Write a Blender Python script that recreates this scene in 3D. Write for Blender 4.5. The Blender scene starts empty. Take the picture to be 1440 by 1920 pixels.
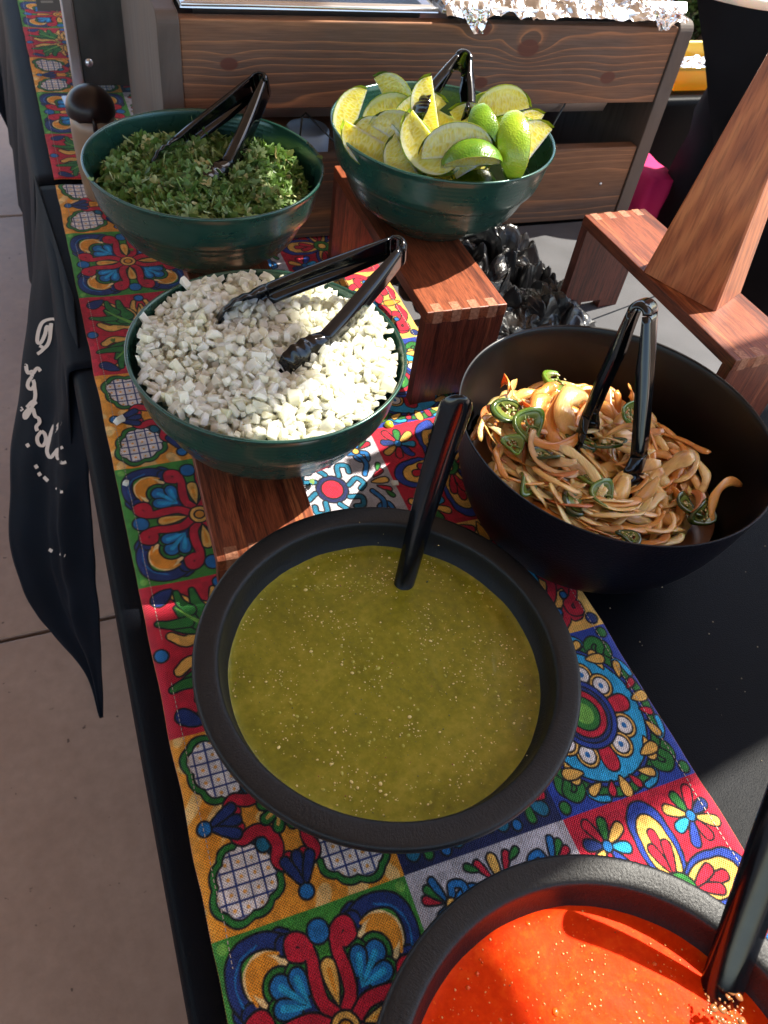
import bpy, bmesh, math, random
import numpy as np
from mathutils import Vector, Matrix, Euler, noise
from mathutils.bvhtree import BVHTree
PI = math.pi; R = math.radians
rnd = random.Random(7)
T = 0.75                                  # height of the table top above the floor
sc = bpy.context.scene
COL = sc.collection

# ------------------------------------------------------------------ camera, world, sun, exposure
CAM = Vector((0, 0, 0.52816))             # above the table plane
CR = Vector((0.9314978, -0.34358639, 0.11941626)).normalized()
CU = Vector((0.18348864, 0.72730689, 0.66132943)).normalized()
CF = Vector((0.31407606, 0.59411538, -0.74052896)).normalized()
FPX = 1501.4
cd = bpy.data.cameras.new('camera'); cam = bpy.data.objects.new('camera', cd); COL.objects.link(cam)
cd.sensor_fit = 'VERTICAL'; cd.sensor_height = 9.8; cd.sensor_width = 9.8; cd.lens = FPX / 1920 * 9.8
cd.clip_start = 0.01; cd.clip_end = 200
cd.dof.use_dof = True; cd.dof.focus_distance = 0.62; cd.dof.aperture_fstop = 4.5
m = Matrix((CR, CU, -CF)).transposed().to_4x4(); m.translation = CAM + Vector((0, 0, T)); cam.matrix_world = m
sc.camera = cam
SUN = Vector((0.987, 0.161, 0)).normalized() * math.cos(R(51.17)); SUN.z = math.sin(R(51.17))
w = bpy.data.worlds.new('World'); sc.world = w; w.use_nodes = True
sky = w.node_tree.nodes.new('ShaderNodeTexSky'); sky.sky_type = 'NISHITA'; sky.sun_disc = False
sky.sun_elevation = R(51.17); sky.sun_rotation = math.atan2(SUN.x, SUN.y)
bg = w.node_tree.nodes['Background']; bg.inputs['Strength'].default_value = 0.15
w.node_tree.links.new(sky.outputs[0], bg.inputs[0])
ld = bpy.data.lights.new('sun', 'SUN'); ld.energy = 4.4; ld.angle = R(0.5); ld.color = (1, .94, .82)
so = bpy.data.objects.new('sun', ld); COL.objects.link(so); so.rotation_euler = (-SUN).to_track_quat('-Z', 'Y').to_euler(); so.location = (4, 1, 6)
sc.view_settings.view_transform = 'Standard'; sc.view_settings.look = 'None'
sc.view_settings.exposure = 1.55; sc.view_settings.gamma = 1; sc.view_settings.use_curve_mapping = False
sc.cycles.max_bounces = 8; sc.cycles.use_denoising = True

def ray(x, y): return (CF * FPX + CR * (x - 720) - CU * (y - 960)).normalized()
def atz(x, y, z=0.0):                     # a photo pixel to a point at height z above the table
    d = ray(x, y); return CAM + d * ((z - CAM.z) / d.z)
def aty(x, y, Y):
    d = ray(x, y); return CAM + d * ((Y - CAM.y) / d.y)

# ------------------------------------------------------------------ materials
def mat(name, col=(.5, .5, .5), rough=.5, **k):
    M = bpy.data.materials.new(name); M.use_nodes = True
    b = M.node_tree.nodes['Principled BSDF']
    b.inputs['Base Color'].default_value = (*col, 1); b.inputs['Roughness'].default_value = rough
    for a, v in k.items():
        n = {'metal': 'Metallic', 'spec': 'Specular IOR Level', 'coat': 'Coat Weight', 'coatr': 'Coat Roughness', 'sss': 'Subsurface Weight',
             'sheen': 'Sheen Weight', 'sheenr': 'Sheen Roughness', 'trans': 'Transmission Weight', 'ior': 'IOR', 'aniso': 'Anisotropic'}[a]
        b.inputs[n].default_value = v
    return M
class NT:
    def __init__(s, M): s.t = M.node_tree; s.b = s.t.nodes['Principled BSDF']; s.out = s.t.nodes['Material Output']
    def n(s, ty, **k):
        x = s.t.nodes.new('ShaderNode' + ty)
        for a, v in k.items():
            if a.startswith('i_'): x.inputs[a[2:].replace('_', ' ')].default_value = v
            else: setattr(x, a, v)
        return x
    def l(s, a, b): s.t.links.new(a, b)
    def coord(s, kind='Object', scale=(1, 1, 1), rot=(0, 0, 0), loc=(0, 0, 0)):
        c = s.n('TexCoord'); mp = s.n('Mapping'); mp.inputs['Scale'].default_value = scale; mp.inputs['Rotation'].default_value = rot; mp.inputs['Location'].default_value = loc
        s.l(c.outputs[kind], mp.inputs[0]); return mp.outputs[0]
    def noise(s, v, scale, detail=3, rough=.5, dist=0):
        x = s.n('TexNoise'); x.inputs['Scale'].default_value = scale; x.inputs['Detail'].default_value = detail; x.inputs['Roughness'].default_value = rough; x.inputs['Distortion'].default_value = dist
        s.l(v, x.inputs['Vector']); return x.outputs['Fac']
    def ramp(s, f, stops, interp='LINEAR'):
        r = s.n('ValToRGB'); e = r.color_ramp.elements; r.color_ramp.interpolation = interp
        while len(e) < len(stops): e.new(.5)
        for el, (p, c) in zip(e, stops): el.position = p; el.color = (*c, 1) if len(c) == 3 else c
        s.l(f, r.inputs[0]); return r.outputs[0]
    def math(s, op, a, b=None, c=None):
        x = s.n('Math', operation=op)
        for i, v in enumerate((a, b, c)):
            if v is None: continue
            if isinstance(v, (int, float)): x.inputs[i].default_value = v
            else: s.l(v, x.inputs[i])
        return x.outputs[0]
    def mix(s, f, a, b, mode='MIX'):
        x = s.n('MixRGB', blend_type=mode)
        for i, v in enumerate((f, a, b)):
            if isinstance(v, (int, float)): x.inputs[i].default_value = v
            elif isinstance(v, tuple): x.inputs[i].default_value = (*v, 1)
            else: s.l(v, x.inputs[i])
        return x.outputs[0]
    def bump(s, h, strength=.3, dist=.001, prev=None):
        x = s.n('Bump'); x.inputs['Strength'].default_value = strength; x.inputs['Distance'].default_value = dist
        s.l(h, x.inputs['Height'])
        if prev is not None: s.l(prev, x.inputs['Normal'])
        s.l(x.outputs[0], s.b.inputs['Normal']); return x.outputs[0]
    def col(s, c): s.l(c, s.b.inputs['Base Color'])
    def rgh(s, c): s.l(c, s.b.inputs['Roughness'])
    def sep(s, v):
        x = s.n('SeparateXYZ'); s.l(v, x.inputs[0]); return x.outputs

MAT = {}
def m_black_cloth(name, base, sheen=.25, rough=.75, spec=.2):
    M = mat(name, base, rough, sheen=sheen, spec=spec); n = NT(M); v = n.coord()
    a = n.noise(v, 900, 2); b = n.noise(v, 14, 4)
    n.col(n.mix(n.ramp(b, [(.35, (0, 0, 0)), (.75, (1, 1, 1))]), base, tuple(min(1, c * 1.5) for c in base)))
    n.bump(a, .5, .0006); return M
MAT['table_cloth'] = m_black_cloth('black_table_cloth', (.0030, .0036, .0055), .0, .42, .05)
MAT['sunlit_cloth'] = m_black_cloth('sunlit_black_cloth', (.062, .062, .068), .1, .7, .3)  # sunlit version of the black tablecloth, the light put into its colour
MAT['velvet'] = m_black_cloth('black_velvet', (.0035, .005, .009), .03, .6, .06)
MAT['clothes'] = m_black_cloth('black_clothes', (.006, .006, .009), .04)
def m_green():
    M = mat('green_enamel', (.014, .070, .052), .28, spec=.7, coat=.4, coatr=.14, metal=.4); n = NT(M); v = n.coord()
    n.rgh(n.math('MULTIPLY_ADD', n.noise(v, 40, 5), .16, .2)); s = n.sep(v); n.bump(n.math('ADD', n.math('SINE', n.math('MULTIPLY', s[2], 1500.)), n.noise(n.coord(scale=(1, 1, 400)), 1.5, 3)), .10, .0003); return M
MAT['green'] = m_green()
def m_plastic(name, col, rough, vs, strength, dist, streak=False):
    M = mat(name, col, rough, spec=.34 if streak else .13); n = NT(M)
    if streak:
        c = n.n('TexCoord'); s = n.sep(c.outputs['Object'])
        ang = n.math('ARCTAN2', s[1], s[0]); cb = n.n('CombineXYZ'); n.l(n.math('MULTIPLY', ang, 30.), cb.inputs[0]); n.l(n.math('MULTIPLY', s[2], 60.), cb.inputs[2])
        rr = n.math('SQRT', n.math('ADD', n.math('MULTIPLY', s[0], s[0]), n.math('MULTIPLY', s[1], s[1]))); n.l(n.math('MULTIPLY', rr, 90.), cb.inputs[1])
        f = n.noise(cb.outputs[0], 3.2, 4, .7)
        f2 = n.noise(c.outputs['Object'], 700, 2)
        n.col(n.mix(n.ramp(f, [(.35, (0, 0, 0)), (.8, (1, 1, 1))]), col, tuple(c_ * 2.0 for c_ in col)))
        n.bump(n.math('ADD', f, n.math('MULTIPLY', f2, .5)), strength, dist)
    else:
        v = n.coord(); x = n.n('TexVoronoi', feature='SMOOTH_F1'); x.inputs['Scale'].default_value = vs; n.l(v, x.inputs['Vector'])
        n.bump(x.outputs['Distance'], strength, dist)
    return M
MAT['black_bowl'] = m_plastic('black_brushed_plastic', (.004, .0042, .005), .42, 0, .5, .0007, True)
MAT['leather_bowl'] = m_plastic('black_pebbled_plastic', (.003, .003, .006), .42, 620, .5, .0006)
MAT['gloss'] = mat('glossy_black_plastic', (.003, .003, .004), .1, spec=.5)
NT(MAT['gloss']).rgh(NT(MAT['gloss']).math('MULTIPLY_ADD', NT(MAT['gloss']).noise(NT(MAT['gloss']).coord(), 120, 3), .14, .04))
MAT['satin_inside'] = mat('black_satin_lining', (.004, .004, .005), .3, spec=.35)

def m_crate():
    M = mat('stained_pine', (.2, .1, .06), .6, spec=.35); n = NT(M)
    c = n.n('TexCoord'); v = c.outputs['Object']; s = n.sep(v)
    rnd_ = n.n('ObjectInfo').outputs['Random']
    mp = n.n('Mapping'); mp.inputs['Scale'].default_value = (3.2, 3.2, 14); n.l(v, mp.inputs[0])
    off = n.n('VectorMath', operation='ADD'); n.l(mp.outputs[0], off.inputs[0]); cb = n.n('CombineXYZ'); n.l(n.math('MULTIPLY', rnd_, 17.), cb.inputs[1]); n.l(cb.outputs[0], off.inputs[1])
    wob = n.noise(off.outputs[0], 1.0, 3, .5)
    ph = n.math('ADD', n.math('MULTIPLY', s[2], 78.), n.math('MULTIPLY', wob, 2.6))
    knot = None
    for kx, kz, amp, sz in ((.352, .240, 1.3, 6000), (.412, .222, 2.2, 2200), (.07, .205, .7, 5000), (.36, .185, .8, 5000), (.30, .055, 2.0, 1300), (.53, .19, .5, 4000)):
        dx = n.math('SUBTRACT', s[0], kx); dz = n.math('SUBTRACT', s[2], kz)
        d = n.math('ADD', n.math('MULTIPLY', n.math('MULTIPLY', dx, dx), .45), n.math('MULTIPLY', dz, dz))
        ph = n.math('ADD', ph, n.math('MULTIPLY', n.math('EXPONENT', n.math('MULTIPLY', d, -float(sz))), amp))
        kk = n.math('EXPONENT', n.math('MULTIPLY', d, -float(sz) * 5.5)); knot = kk if knot is None else n.math('MAXIMUM', knot, kk)
    ph = n.math('ADD', ph, n.math('MULTIPLY', n.math('SINE', n.math('MULTIPLY', s[2], 61.)), 1.1)); f = n.math('FRACT', ph)
    line = n.ramp(f, [(0, (0, 0, 0)), (.6, (.03, .03, .03)), (.84, (.28, .28, .28)), (.94, (.85, .85, .85)), (.975, (.4, .4, .4)), (1, (0, 0, 0))])
    patch = n.ramp(n.noise(off.outputs[0], .8, 3, .5), [(.5, (0, 0, 0)), (.62, (.8, .8, .8))])
    grey = n.noise(v, 9, 4)
    base = n.mix(n.ramp(grey, [(.35, (0, 0, 0)), (.65, (1, 1, 1))]), (.13, .070, .046), (.145, .098, .076))
    base = n.mix(patch, base, (.26, .115, .052))
    c2 = n.mix(line, base, (.46, .20, .090))
    fm = n.n('Mapping'); fm.inputs['Scale'].default_value = (25, 60, 600); n.l(v, fm.inputs[0]); fine = n.noise(fm.outputs[0], 1, 4, .6)
    c2 = n.mix(.55, c2, n.ramp(fine, [(.3, (.4, .38, .38)), (.7, (1.05, 1.05, 1.05))]), 'MULTIPLY')
    c2 = n.mix(n.ramp(knot, [(.25, (0, 0, 0)), (.45, (.9, .9, .9))]), c2, (.11, .034, .022))
    n.col(c2); n.bump(n.math('ADD', fine, n.math('MULTIPLY', f, .4)), .3, .0006); return M
MAT['crate'] = m_crate()
def m_grey_wood():
    M = mat('weathered_board', (.16, .13, .11), .7); n = NT(M); v = n.coord()
    mp = n.coord(scale=(20, 60, 4), rot=(.3, 0, 0)); a = n.noise(mp, 1.5, 6, .65, .6); b = n.noise(v, 14, 4)
    n.col(n.mix(n.ramp(b, [(.4, (0, 0, 0)), (.65, (1, 1, 1))]), n.ramp(a, [(.3, (.048, .037, .032)), (.7, (.13, .105, .092))]), (.105, .074, .058)))
    n.bump(a, .4, .0008); return M
MAT['grey_wood'] = m_grey_wood()
def m_riser(name, dark, mid, light, axis='Y', strip=.0085):
    M = mat(name, mid, .42, spec=.45, coat=.15, coatr=.3); n = NT(M)
    c = n.n('TexCoord'); v = c.outputs['Object']; s = n.sep(v)
    rd = n.n('ObjectInfo').outputs['Random']
    across = s[0] if axis == 'Y' else n.math('ADD', s[0], s[1])
    st = n.math('FLOOR', n.math('ADD', n.math('DIVIDE', across, strip), n.math('MULTIPLY', n.math('FLOOR', n.math('MULTIPLY', s[2], 0.)), 0.)))
    wn = n.n('TexWhiteNoise', noise_dimensions='1D'); n.l(n.math('ADD', st, n.math('MULTIPLY', rd, 40.)), wn.inputs['W'])
    sc_ = (230, 11, 230) if axis == 'Y' else (210, 210, 11)
    mp = n.n('Mapping'); mp.inputs['Scale'].default_value = sc_; n.l(v, mp.inputs[0])
    g = n.noise(mp.outputs[0], 1.4, 6, .62, .5)
    mp2 = n.n('Mapping'); mp2.inputs['Scale'].default_value = tuple(q * 5 for q in sc_); n.l(v, mp2.inputs[0]); fine = n.noise(mp2.outputs[0], 1.2, 3, .6)
    base = n.ramp(n.math('ADD', n.math('MULTIPLY', wn.outputs['Value'], .62), n.math('MULTIPLY', g, .5)), [(.2, dark), (.5, mid), (.8, mid), (.95, light)])
    base = n.mix(.55, base, n.ramp(g, [(.40, (.22, .16, .14)), (.52, (1, 1, 1)), (.66, (.8, .72, .7))]), 'MULTIPLY')
    base = n.mix(.6, base, n.ramp(fine, [(.38, (.25, .2, .2)), (.55, (1.05, 1.05, 1.05))]), 'MULTIPLY')
    n.col(base); n.bump(n.math('ADD', g, fine), .18, .0005); return M
MAT['riser'] = m_riser('laminated_red_wood', (.15, .035, .015), (.30, .078, .030), (.60, .22, .075))
MAT['riser_leg_shaded'] = m_riser('laminated_red_wood_shaded', (.09, .020, .012), (.18, .042, .022), (.34, .10, .045), 'Z')  # darker copy of the riser wood, shade painted into the legs
MAT['finger'] = mat('end_grain_wood', (.36, .14, .07), .55); _n = NT(MAT['finger'])
_n.col(_n.ramp(_n.noise(_n.coord(scale=(300, 300, 300)), 1.3, 3), [(.3, (.22, .075, .035)), (.7, (.46, .20, .11))]))
def m_obelisk():
    M = mat('mahogany', (.3, .1, .05), .36, spec=.5, coat=.25, coatr=.2); n = NT(M)
    v = n.coord(scale=(34, 34, 2.6)); a = n.noise(v, 1.1, 6, .55, .9)
    v2 = n.coord(scale=(420, 420, 16)); b = n.noise(v2, 1, 4, .6)
    wv = n.n('TexWave', wave_type='BANDS', bands_direction='DIAGONAL'); wv.inputs['Scale'].default_value = 1.2; wv.inputs['Distortion'].default_value = 7; wv.inputs['Detail'].default_value = 3; wv.inputs['Detail Scale'].default_value = 1.2
    n.l(v, wv.inputs['Vector'])
    f = n.math('ADD', n.math('MULTIPLY', a, .75), n.math('MULTIPLY', wv.outputs['Fac'], .3))
    base = n.ramp(f, [(.22, (.20, .050, .018)), (.42, (.38, .105, .036)), (.62, (.47, .145, .050)), (.85, (.56, .20, .07))])
    n.col(n.mix(.5, base, n.ramp(b, [(.36, (.42, .36, .36)), (.54, (1.1, 1.1, 1.1))]), 'MULTIPLY')); n.bump(b, .25, .0004); return M
MAT['obelisk'] = m_obelisk()
MAT['foil'] = mat('aluminium_foil', (.82, .82, .83), .2, metal=1.0)
MAT['tray'] = mat('aluminium_tray', (.72, .72, .74), .28, metal=1.0)
MAT['steel'] = mat('dull_steel', (.18, .19, .19), .42, metal=.85); _n = NT(MAT['steel'])
_n.col(_n.ramp(_n.noise(_n.coord(scale=(6, 6, 3)), 2.5, 5), [(.35, (.07, .075, .075)), (.7, (.17, .175, .165))]))
MAT['bag'] = mat('black_crumpled_plastic', (.008, .008, .010), .33, spec=.8)
def m_floor():
    M = mat('stone_floor', (.3, .25, .21), .55, spec=.4); n = NT(M); v = n.coord()
    o = n.n('ObjectInfo').outputs['Random']
    a = n.noise(v, 3, 6, .6); b = n.noise(v, 45, 4, .6); sp = n.noise(v, 60, 2)
    c = n.ramp(a, [(.3, (.37, .245, .175)), (.7, (.49, .345, .255))])
    c = n.mix(.3, c, n.ramp(b, [(.3, (.6, .6, .6)), (.7, (1.1, 1.1, 1.1))]), 'MULTIPLY')
    c = n.mix(n.ramp(sp, [(.71, (0, 0, 0)), (.75, (.8, .8, .8))]), c, (.08, .05, .04))
    n.col(c); n.rgh(n.math('MULTIPLY_ADD', b, .3, .3)); n.bump(b, .25, .002); return M
MAT['floor'] = m_floor()
MAT['grout'] = mat('grout', (.09, .08, .075), .9)

# food
def m_leaf():
    M = mat('cilantro_leaf', (.08, .16, .03), .42, spec=.4); n = NT(M)
    g = n.n('NewGeometry').outputs['Random Per Island']
    n.col(n.ramp(g, [(0, (.045, .10, .020)), (.3, (.10, .19, .040)), (.6, (.17, .29, .075)), (.85, (.32, .45, .20)), (.96, (.48, .50, .24)), (1, (.28, .22, .09))]))
    v = n.coord(); n.bump(n.noise(v, 420, 3), .6, .0008)
    tr = n.n('BsdfTranslucent'); tr.inputs[0].default_value = (.13, .24, .03, 1); mx = n.n('MixShader'); mx.inputs[0].default_value = .22
    n.l(n.b.outputs[0], mx.inputs[1]); n.l(tr.outputs[0], mx.inputs[2]); n.l(mx.outputs[0], n.out.inputs[0]); return M
MAT['leaf'] = m_leaf()
def m_onion():
    M = mat('raw_onion', (.72, .74, .55), .22, spec=.5, sss=1.0); n = NT(M)
    n.b.inputs['Subsurface Radius'].default_value = (1., .98, .85); n.b.inputs['Subsurface Scale'].default_value = .006
    g = n.math('FRACT', n.math('ADD', n.n('NewGeometry').outputs['Random Per Island'], n.n('ObjectInfo').outputs['Random']))
    v = n.coord(scale=(1, 1, 1)); st = n.noise(n.coord(scale=(900, 160, 900)), 1, 3)
    c = n.ramp(g, [(0, (.95, .92, .70)), (.35, (.99, .98, .85)), (.8, (1, 1, .93)), (.95, (.97, .96, .74)), (1, (.92, .93, .62))])
    n.col(n.mix(.25, c, n.ramp(st, [(.3, (.7, .72, .6)), (.7, (1, 1, 1))]), 'MULTIPLY')); n.bump(st, .2, .0004)
    tr = n.n('BsdfTranslucent'); tr.inputs[0].default_value = (1, .99, .88, 1); mx = n.n('MixShader'); mx.inputs[0].default_value = .42
    n.l(n.b.outputs[0], mx.inputs[1]); n.l(tr.outputs[0], mx.inputs[2]); n.l(mx.outputs[0], n.out.inputs[0]); return M
MAT['onion'] = m_onion()
def m_cooked():
    M = mat('fried_onion', (.6, .3, .1), .22, spec=.5, sss=.5, coat=.5, coatr=.1); n = NT(M)
    n.b.inputs['Subsurface Radius'].default_value = (1., .4, .12); n.b.inputs['Subsurface Scale'].default_value = .004
    g = n.n('ObjectInfo').outputs['Random']; v = n.coord(); st = n.noise(n.coord(scale=(60, 900, 900)), 1, 3); pt = n.noise(v, 60, 4)
    c = n.ramp(g, [(0, (.74, .26, .05)), (.35, (.84, .41, .11)), (.7, (.88, .57, .22)), (.9, (.90, .66, .34)), (1, (.52, .15, .035))])
    c = n.mix(n.ramp(pt, [(.55, (0, 0, 0)), (.78, (.7, .7, .7))]), c, (.42, .16, .05))
    n.col(n.mix(.3, c, n.ramp(st, [(.3, (.6, .5, .4)), (.7, (1, 1, 1))]), 'MULTIPLY')); n.bump(st, .5, .0009); return M
MAT['cooked'] = m_cooked()
MAT['pepper'] = mat('green_pepper_skin', (.05, .13, .012), .2, spec=.6, sss=.2, coat=.4); _n = NT(MAT['pepper'])
_n.b.inputs['Subsurface Scale'].default_value = .003
_n.col(_n.ramp(_n.n('ObjectInfo').outputs['Random'], [(0, (.018, .040, .006)), (.6, (.045, .085, .012)), (1, (.14, .24, .02))]))
MAT['pepper_in'] = mat('pepper_flesh', (.15, .19, .035), .25, sss=.2); MAT['pepper_in'].node_tree.nodes['Principled BSDF'].inputs['Subsurface Scale'].default_value = .003
MAT['pseed'] = mat('pepper_seed', (.7, .55, .28), .4)
def m_rind():
    M = mat('lime_rind', (.12, .26, .02), .28, spec=.5, sss=.15, coat=.3, coatr=.15); n = NT(M)
    n.b.inputs['Subsurface Scale'].default_value = .003
    o = n.n('ObjectInfo').outputs['Random']; v = n.coord(); a = n.noise(v, 55, 3)
    n.col(n.ramp(n.math('MULTIPLY_ADD', a, .5, n.math('MULTIPLY', o, .5)), [(.25, (.06, .15, .008)), (.5, (.20, .34, .015)), (.8, (.42, .52, .03))]))
    vo = n.n('TexVoronoi'); vo.inputs['Scale'].default_value = 650; n.l(v, vo.inputs['Vector']); n.bump(vo.outputs['Distance'], .35, .0008); return M
MAT['rind'] = m_rind()
def m_flesh():
    M = mat('lime_flesh', (.6, .6, .15), .15, spec=.6, sss=1., coat=.4, coatr=.1); n = NT(M)
    n.b.inputs['Subsurface Radius'].default_value = (1., .9, .2); n.b.inputs['Subsurface Scale'].default_value = .016
    uv = n.n('UVMap'); uv.uv_map = 'UVMap'; s = n.sep(uv.outputs[0])   # u along, v = 0 apex .. 1 rind
    mp = n.n('Mapping'); mp.inputs['Scale'].default_value = (26, 5, 1); n.l(uv.outputs[0], mp.inputs[0])
    off = n.n('VectorMath', operation='ADD'); cb = n.n('CombineXYZ'); n.l(n.math('MULTIPLY', n.n('ObjectInfo').outputs['Random'], 50.), cb.inputs[2]); n.l(mp.outputs[0], off.inputs[0]); n.l(cb.outputs[0], off.inputs[1])
    vo = n.n('TexVoronoi', feature='DISTANCE_TO_EDGE'); vo.inputs['Scale'].default_value = .75; n.l(off.outputs[0], vo.inputs['Vector'])
    cell = n.n('TexVoronoi'); cell.inputs['Scale'].default_value = .75; n.l(off.outputs[0], cell.inputs['Vector'])
    pulp = n.ramp(vo.outputs['Distance'], [(0, (.88, .84, .36)), (.2, (.82, .72, .13)), (.5, (.76, .62, .07))])
    pulp = n.mix(.35, pulp, n.ramp(n.sep(cell.outputs['Color'])[0], [(0, (.75, .7, .45)), (1, (1, 1, 1))]), 'MULTIPLY')
    pith = n.ramp(s[1], [(0, (1, 1, 1)), (.05, (.7, .7, .7)), (.09, (0, 0, 0)), (.80, (0, 0, 0)), (.86, (1, 1, 1)), (.95, (1, 1, 1))])
    c = n.mix(pith, pulp, (.84, .84, .50)); c = n.mix(n.ramp(s[1], [(.955, (0, 0, 0)), (.975, (1, 1, 1))]), c, (.16, .30, .02))
    n.col(c); n.bump(vo.outputs['Distance'], .5, .0012)
    tr = n.n('BsdfTranslucent'); tr.inputs[0].default_value = (1, .86, .10, 1); mx = n.n('MixShader'); mx.inputs[0].default_value = .30
    n.l(n.b.outputs[0], mx.inputs[1]); n.l(tr.outputs[0], mx.inputs[2]); n.l(mx.outputs[0], n.out.inputs[0]); return M
MAT['flesh'] = m_flesh()
def m_salsa(name, a, b, c_, sca, rough=.16, spec=.4):
    M = mat(name, b, rough, spec=spec, sss=.35); n = NT(M); v = n.coord()
    n.b.inputs['Subsurface Radius'].default_value = (1, .5, .1); n.b.inputs['Subsurface Scale'].default_value = .006
    f = n.noise(v, 13, 6, .66, 1.4); g = n.noise(v, 160, 4, .65); h = n.noise(v, 420, 2)
    col = n.ramp(n.math('MULTIPLY_ADD', g, .4, n.math('MULTIPLY', f, .6)), [(.3, a), (.5, b), (.72, c_)])
    n.col(n.mix(n.ramp(h, [(.66, (0, 0, 0)), (.72, (.7, .7, .7))]), col, c_))
    n.rgh(n.math('MULTIPLY_ADD', f, .25, rough - .06)); n.bump(n.math('ADD', g, h), .16, .0008); return M
MAT['verde'] = m_salsa('green_salsa', (.11, .115, .007), (.23, .215, .012), (.38, .33, .04), 1)
MAT['roja'] = m_salsa('red_salsa', (.62, .024, .0015), (.80, .046, .002), (.90, .12, .008), 1, .45, .05)
MAT['seed_v'] = mat('tomatillo_seed', (.80, .66, .26), .3); MAT['seed_r'] = mat('chilli_seed', (.85, .35, .10), .25)
MAT['pulp_v'] = mat('tomatillo_pulp', (.42, .40, .06), .2, sss=.3); MAT['pulp_v'].node_tree.nodes['Principled BSDF'].inputs['Subsurface Scale'].default_value = .002
MAT['pulp_r'] = mat('tomato_pulp', (.80, .10, .006), .2)
MAT['fleck_r'] = mat('red_chilli_fleck', (.25, .02, .01), .3); MAT['fleck_g'] = mat('herb_fleck', (.03, .06, .01), .4)

# ------------------------------------------------------------------ mesh helpers
def link(name, me, m_=None, parent=None, loc=(0, 0, 0), rot=(0, 0, 0), smooth=True):
    o = bpy.data.objects.new(name, me); COL.objects.link(o)
    if m_ is not None:
        for q in (m_ if isinstance(m_, (list, tuple)) else [m_]): me.materials.append(q)
    if smooth and len(me.polygons): me.polygons.foreach_set('use_smooth', [True] * len(me.polygons))
    o.parent = parent; o.location = loc; o.rotation_euler = rot
    return o
def pyd(verts, faces, name='m'):
    me = bpy.data.meshes.new(name); me.from_pydata([tuple(v) for v in verts], [], faces); me.update(); return me
def tag(o, label=None, cat=None, group=None, kind=None):
    if label: o['label'] = label
    if cat: o['category'] = cat
    if group: o['group'] = group
    if kind: o['kind'] = kind
    return o
def thing(name, label, cat, loc, group=None, rot=(0, 0, 0)):
    o = bpy.data.objects.new(name, None); COL.objects.link(o); o.empty_display_size = .02
    o.location = (loc[0], loc[1], loc[2] + T); o.rotation_euler = rot
    return tag(o, label, cat, group)
def lathe(prof, seg=96, wob=0):
    vs = []; fs = []
    for i, (r, z) in enumerate(prof):
        for k in range(seg):
            a = 2 * PI * k / seg; rr = max(r, 1e-5)
            vs.append((rr * math.cos(a), rr * math.sin(a), z))
    n = len(prof)
    for i in range(n - 1):
        for k in range(seg):
            a, b = i * seg + k, i * seg + (k + 1) % seg
            fs.append((a, b, b + seg, a + seg))
    return pyd(vs, fs)
def box_me(x0, x1, y0, y1, z0, z1, bev=.0008, seg=2):
    bm = bmesh.new(); bmesh.ops.create_cube(bm, size=1)
    for v in bm.verts: v.co = Vector(((x0 + x1) / 2 + v.co.x * (x1 - x0), (y0 + y1) / 2 + v.co.y * (y1 - y0), (z0 + z1) / 2 + v.co.z * (z1 - z0)))
    if bev: bmesh.ops.bevel(bm, geom=bm.edges[:], offset=bev, segments=seg, affect='EDGES', profile=.5)
    bmesh.ops.recalc_face_normals(bm, faces=bm.faces)
    me = bpy.data.meshes.new('m'); bm.to_mesh(me); bm.free(); return me
def box(name, a, m_, parent=None, bev=.0008, **k):
    o = link(name, box_me(*a, bev=bev), m_, parent, smooth=False, **k); return o
def solidify(o, t, off=-1):
    md = o.modifiers.new('s', 'SOLIDIFY'); md.thickness = t; md.offset = off; return o
def subsurf(o, l=1):
    md = o.modifiers.new('ss', 'SUBSURF'); md.levels = l; md.render_levels = l; return o
def tube_me(pts, r, seg=8, closed=False):
    pts = [Vector(p) for p in pts]; vs = []; fs = []; n = len(pts); up = Vector((0, 0, 1))
    for i, p in enumerate(pts):
        t = (pts[(i + 1) % n if closed else min(i + 1, n - 1)] - pts[(i - 1) % n if closed else max(i - 1, 0)]).normalized()
        a = t.cross(up); a = (t.cross(Vector((1, 0, 0))) if a.length < .1 else a).normalized(); b = a.cross(t)
        rr = r[i] if isinstance(r, (list, tuple)) else r
        for k in range(seg):
            q = 2 * PI * k / seg; vs.append(p + (a * math.cos(q) + b * math.sin(q)) * rr)
    for i in range(n if closed else n - 1):
        for k in range(seg):
            j = (i + 1) % n; fs.append((i * seg + k, i * seg + (k + 1) % seg, j * seg + (k + 1) % seg, j * seg + k))
    if not closed:
        fs.append(tuple(range(seg))[::-1]); fs.append(tuple((n - 1) * seg + k for k in range(seg)))
    return pyd(vs, fs)
def W(v): return Vector((v[0], v[1], v[2] + T))

# ------------------------------------------------------------------ setting: floor, tables
fl = link('floor', pyd([(-40, -40, -.012), (40, -40, -.012), (40, 40, -.012), (-40, 40, -.012)], [(0, 1, 2, 3)]), MAT['grout'], smooth=False); tag(fl, kind='structure')
P_ = 1.463; tile_me = None
for i in range(-4, 6):
    for j in range(-3, 8):
        if tile_me is None:
            tile_me = box_me(-P_ / 2 + .004, P_ / 2 - .004, -P_ / 2 + .004, P_ / 2 - .004, -.02, 0, bev=.003); o = link('tile', tile_me, MAT['floor'], fl, smooth=False)
        else:
            o = bpy.data.objects.new('tile', tile_me); COL.objects.link(o); o.parent = fl
        o.location = (i * P_ - .10, .907 + P_ / 2 + j * P_, rnd.uniform(-.001, .001))

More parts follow.
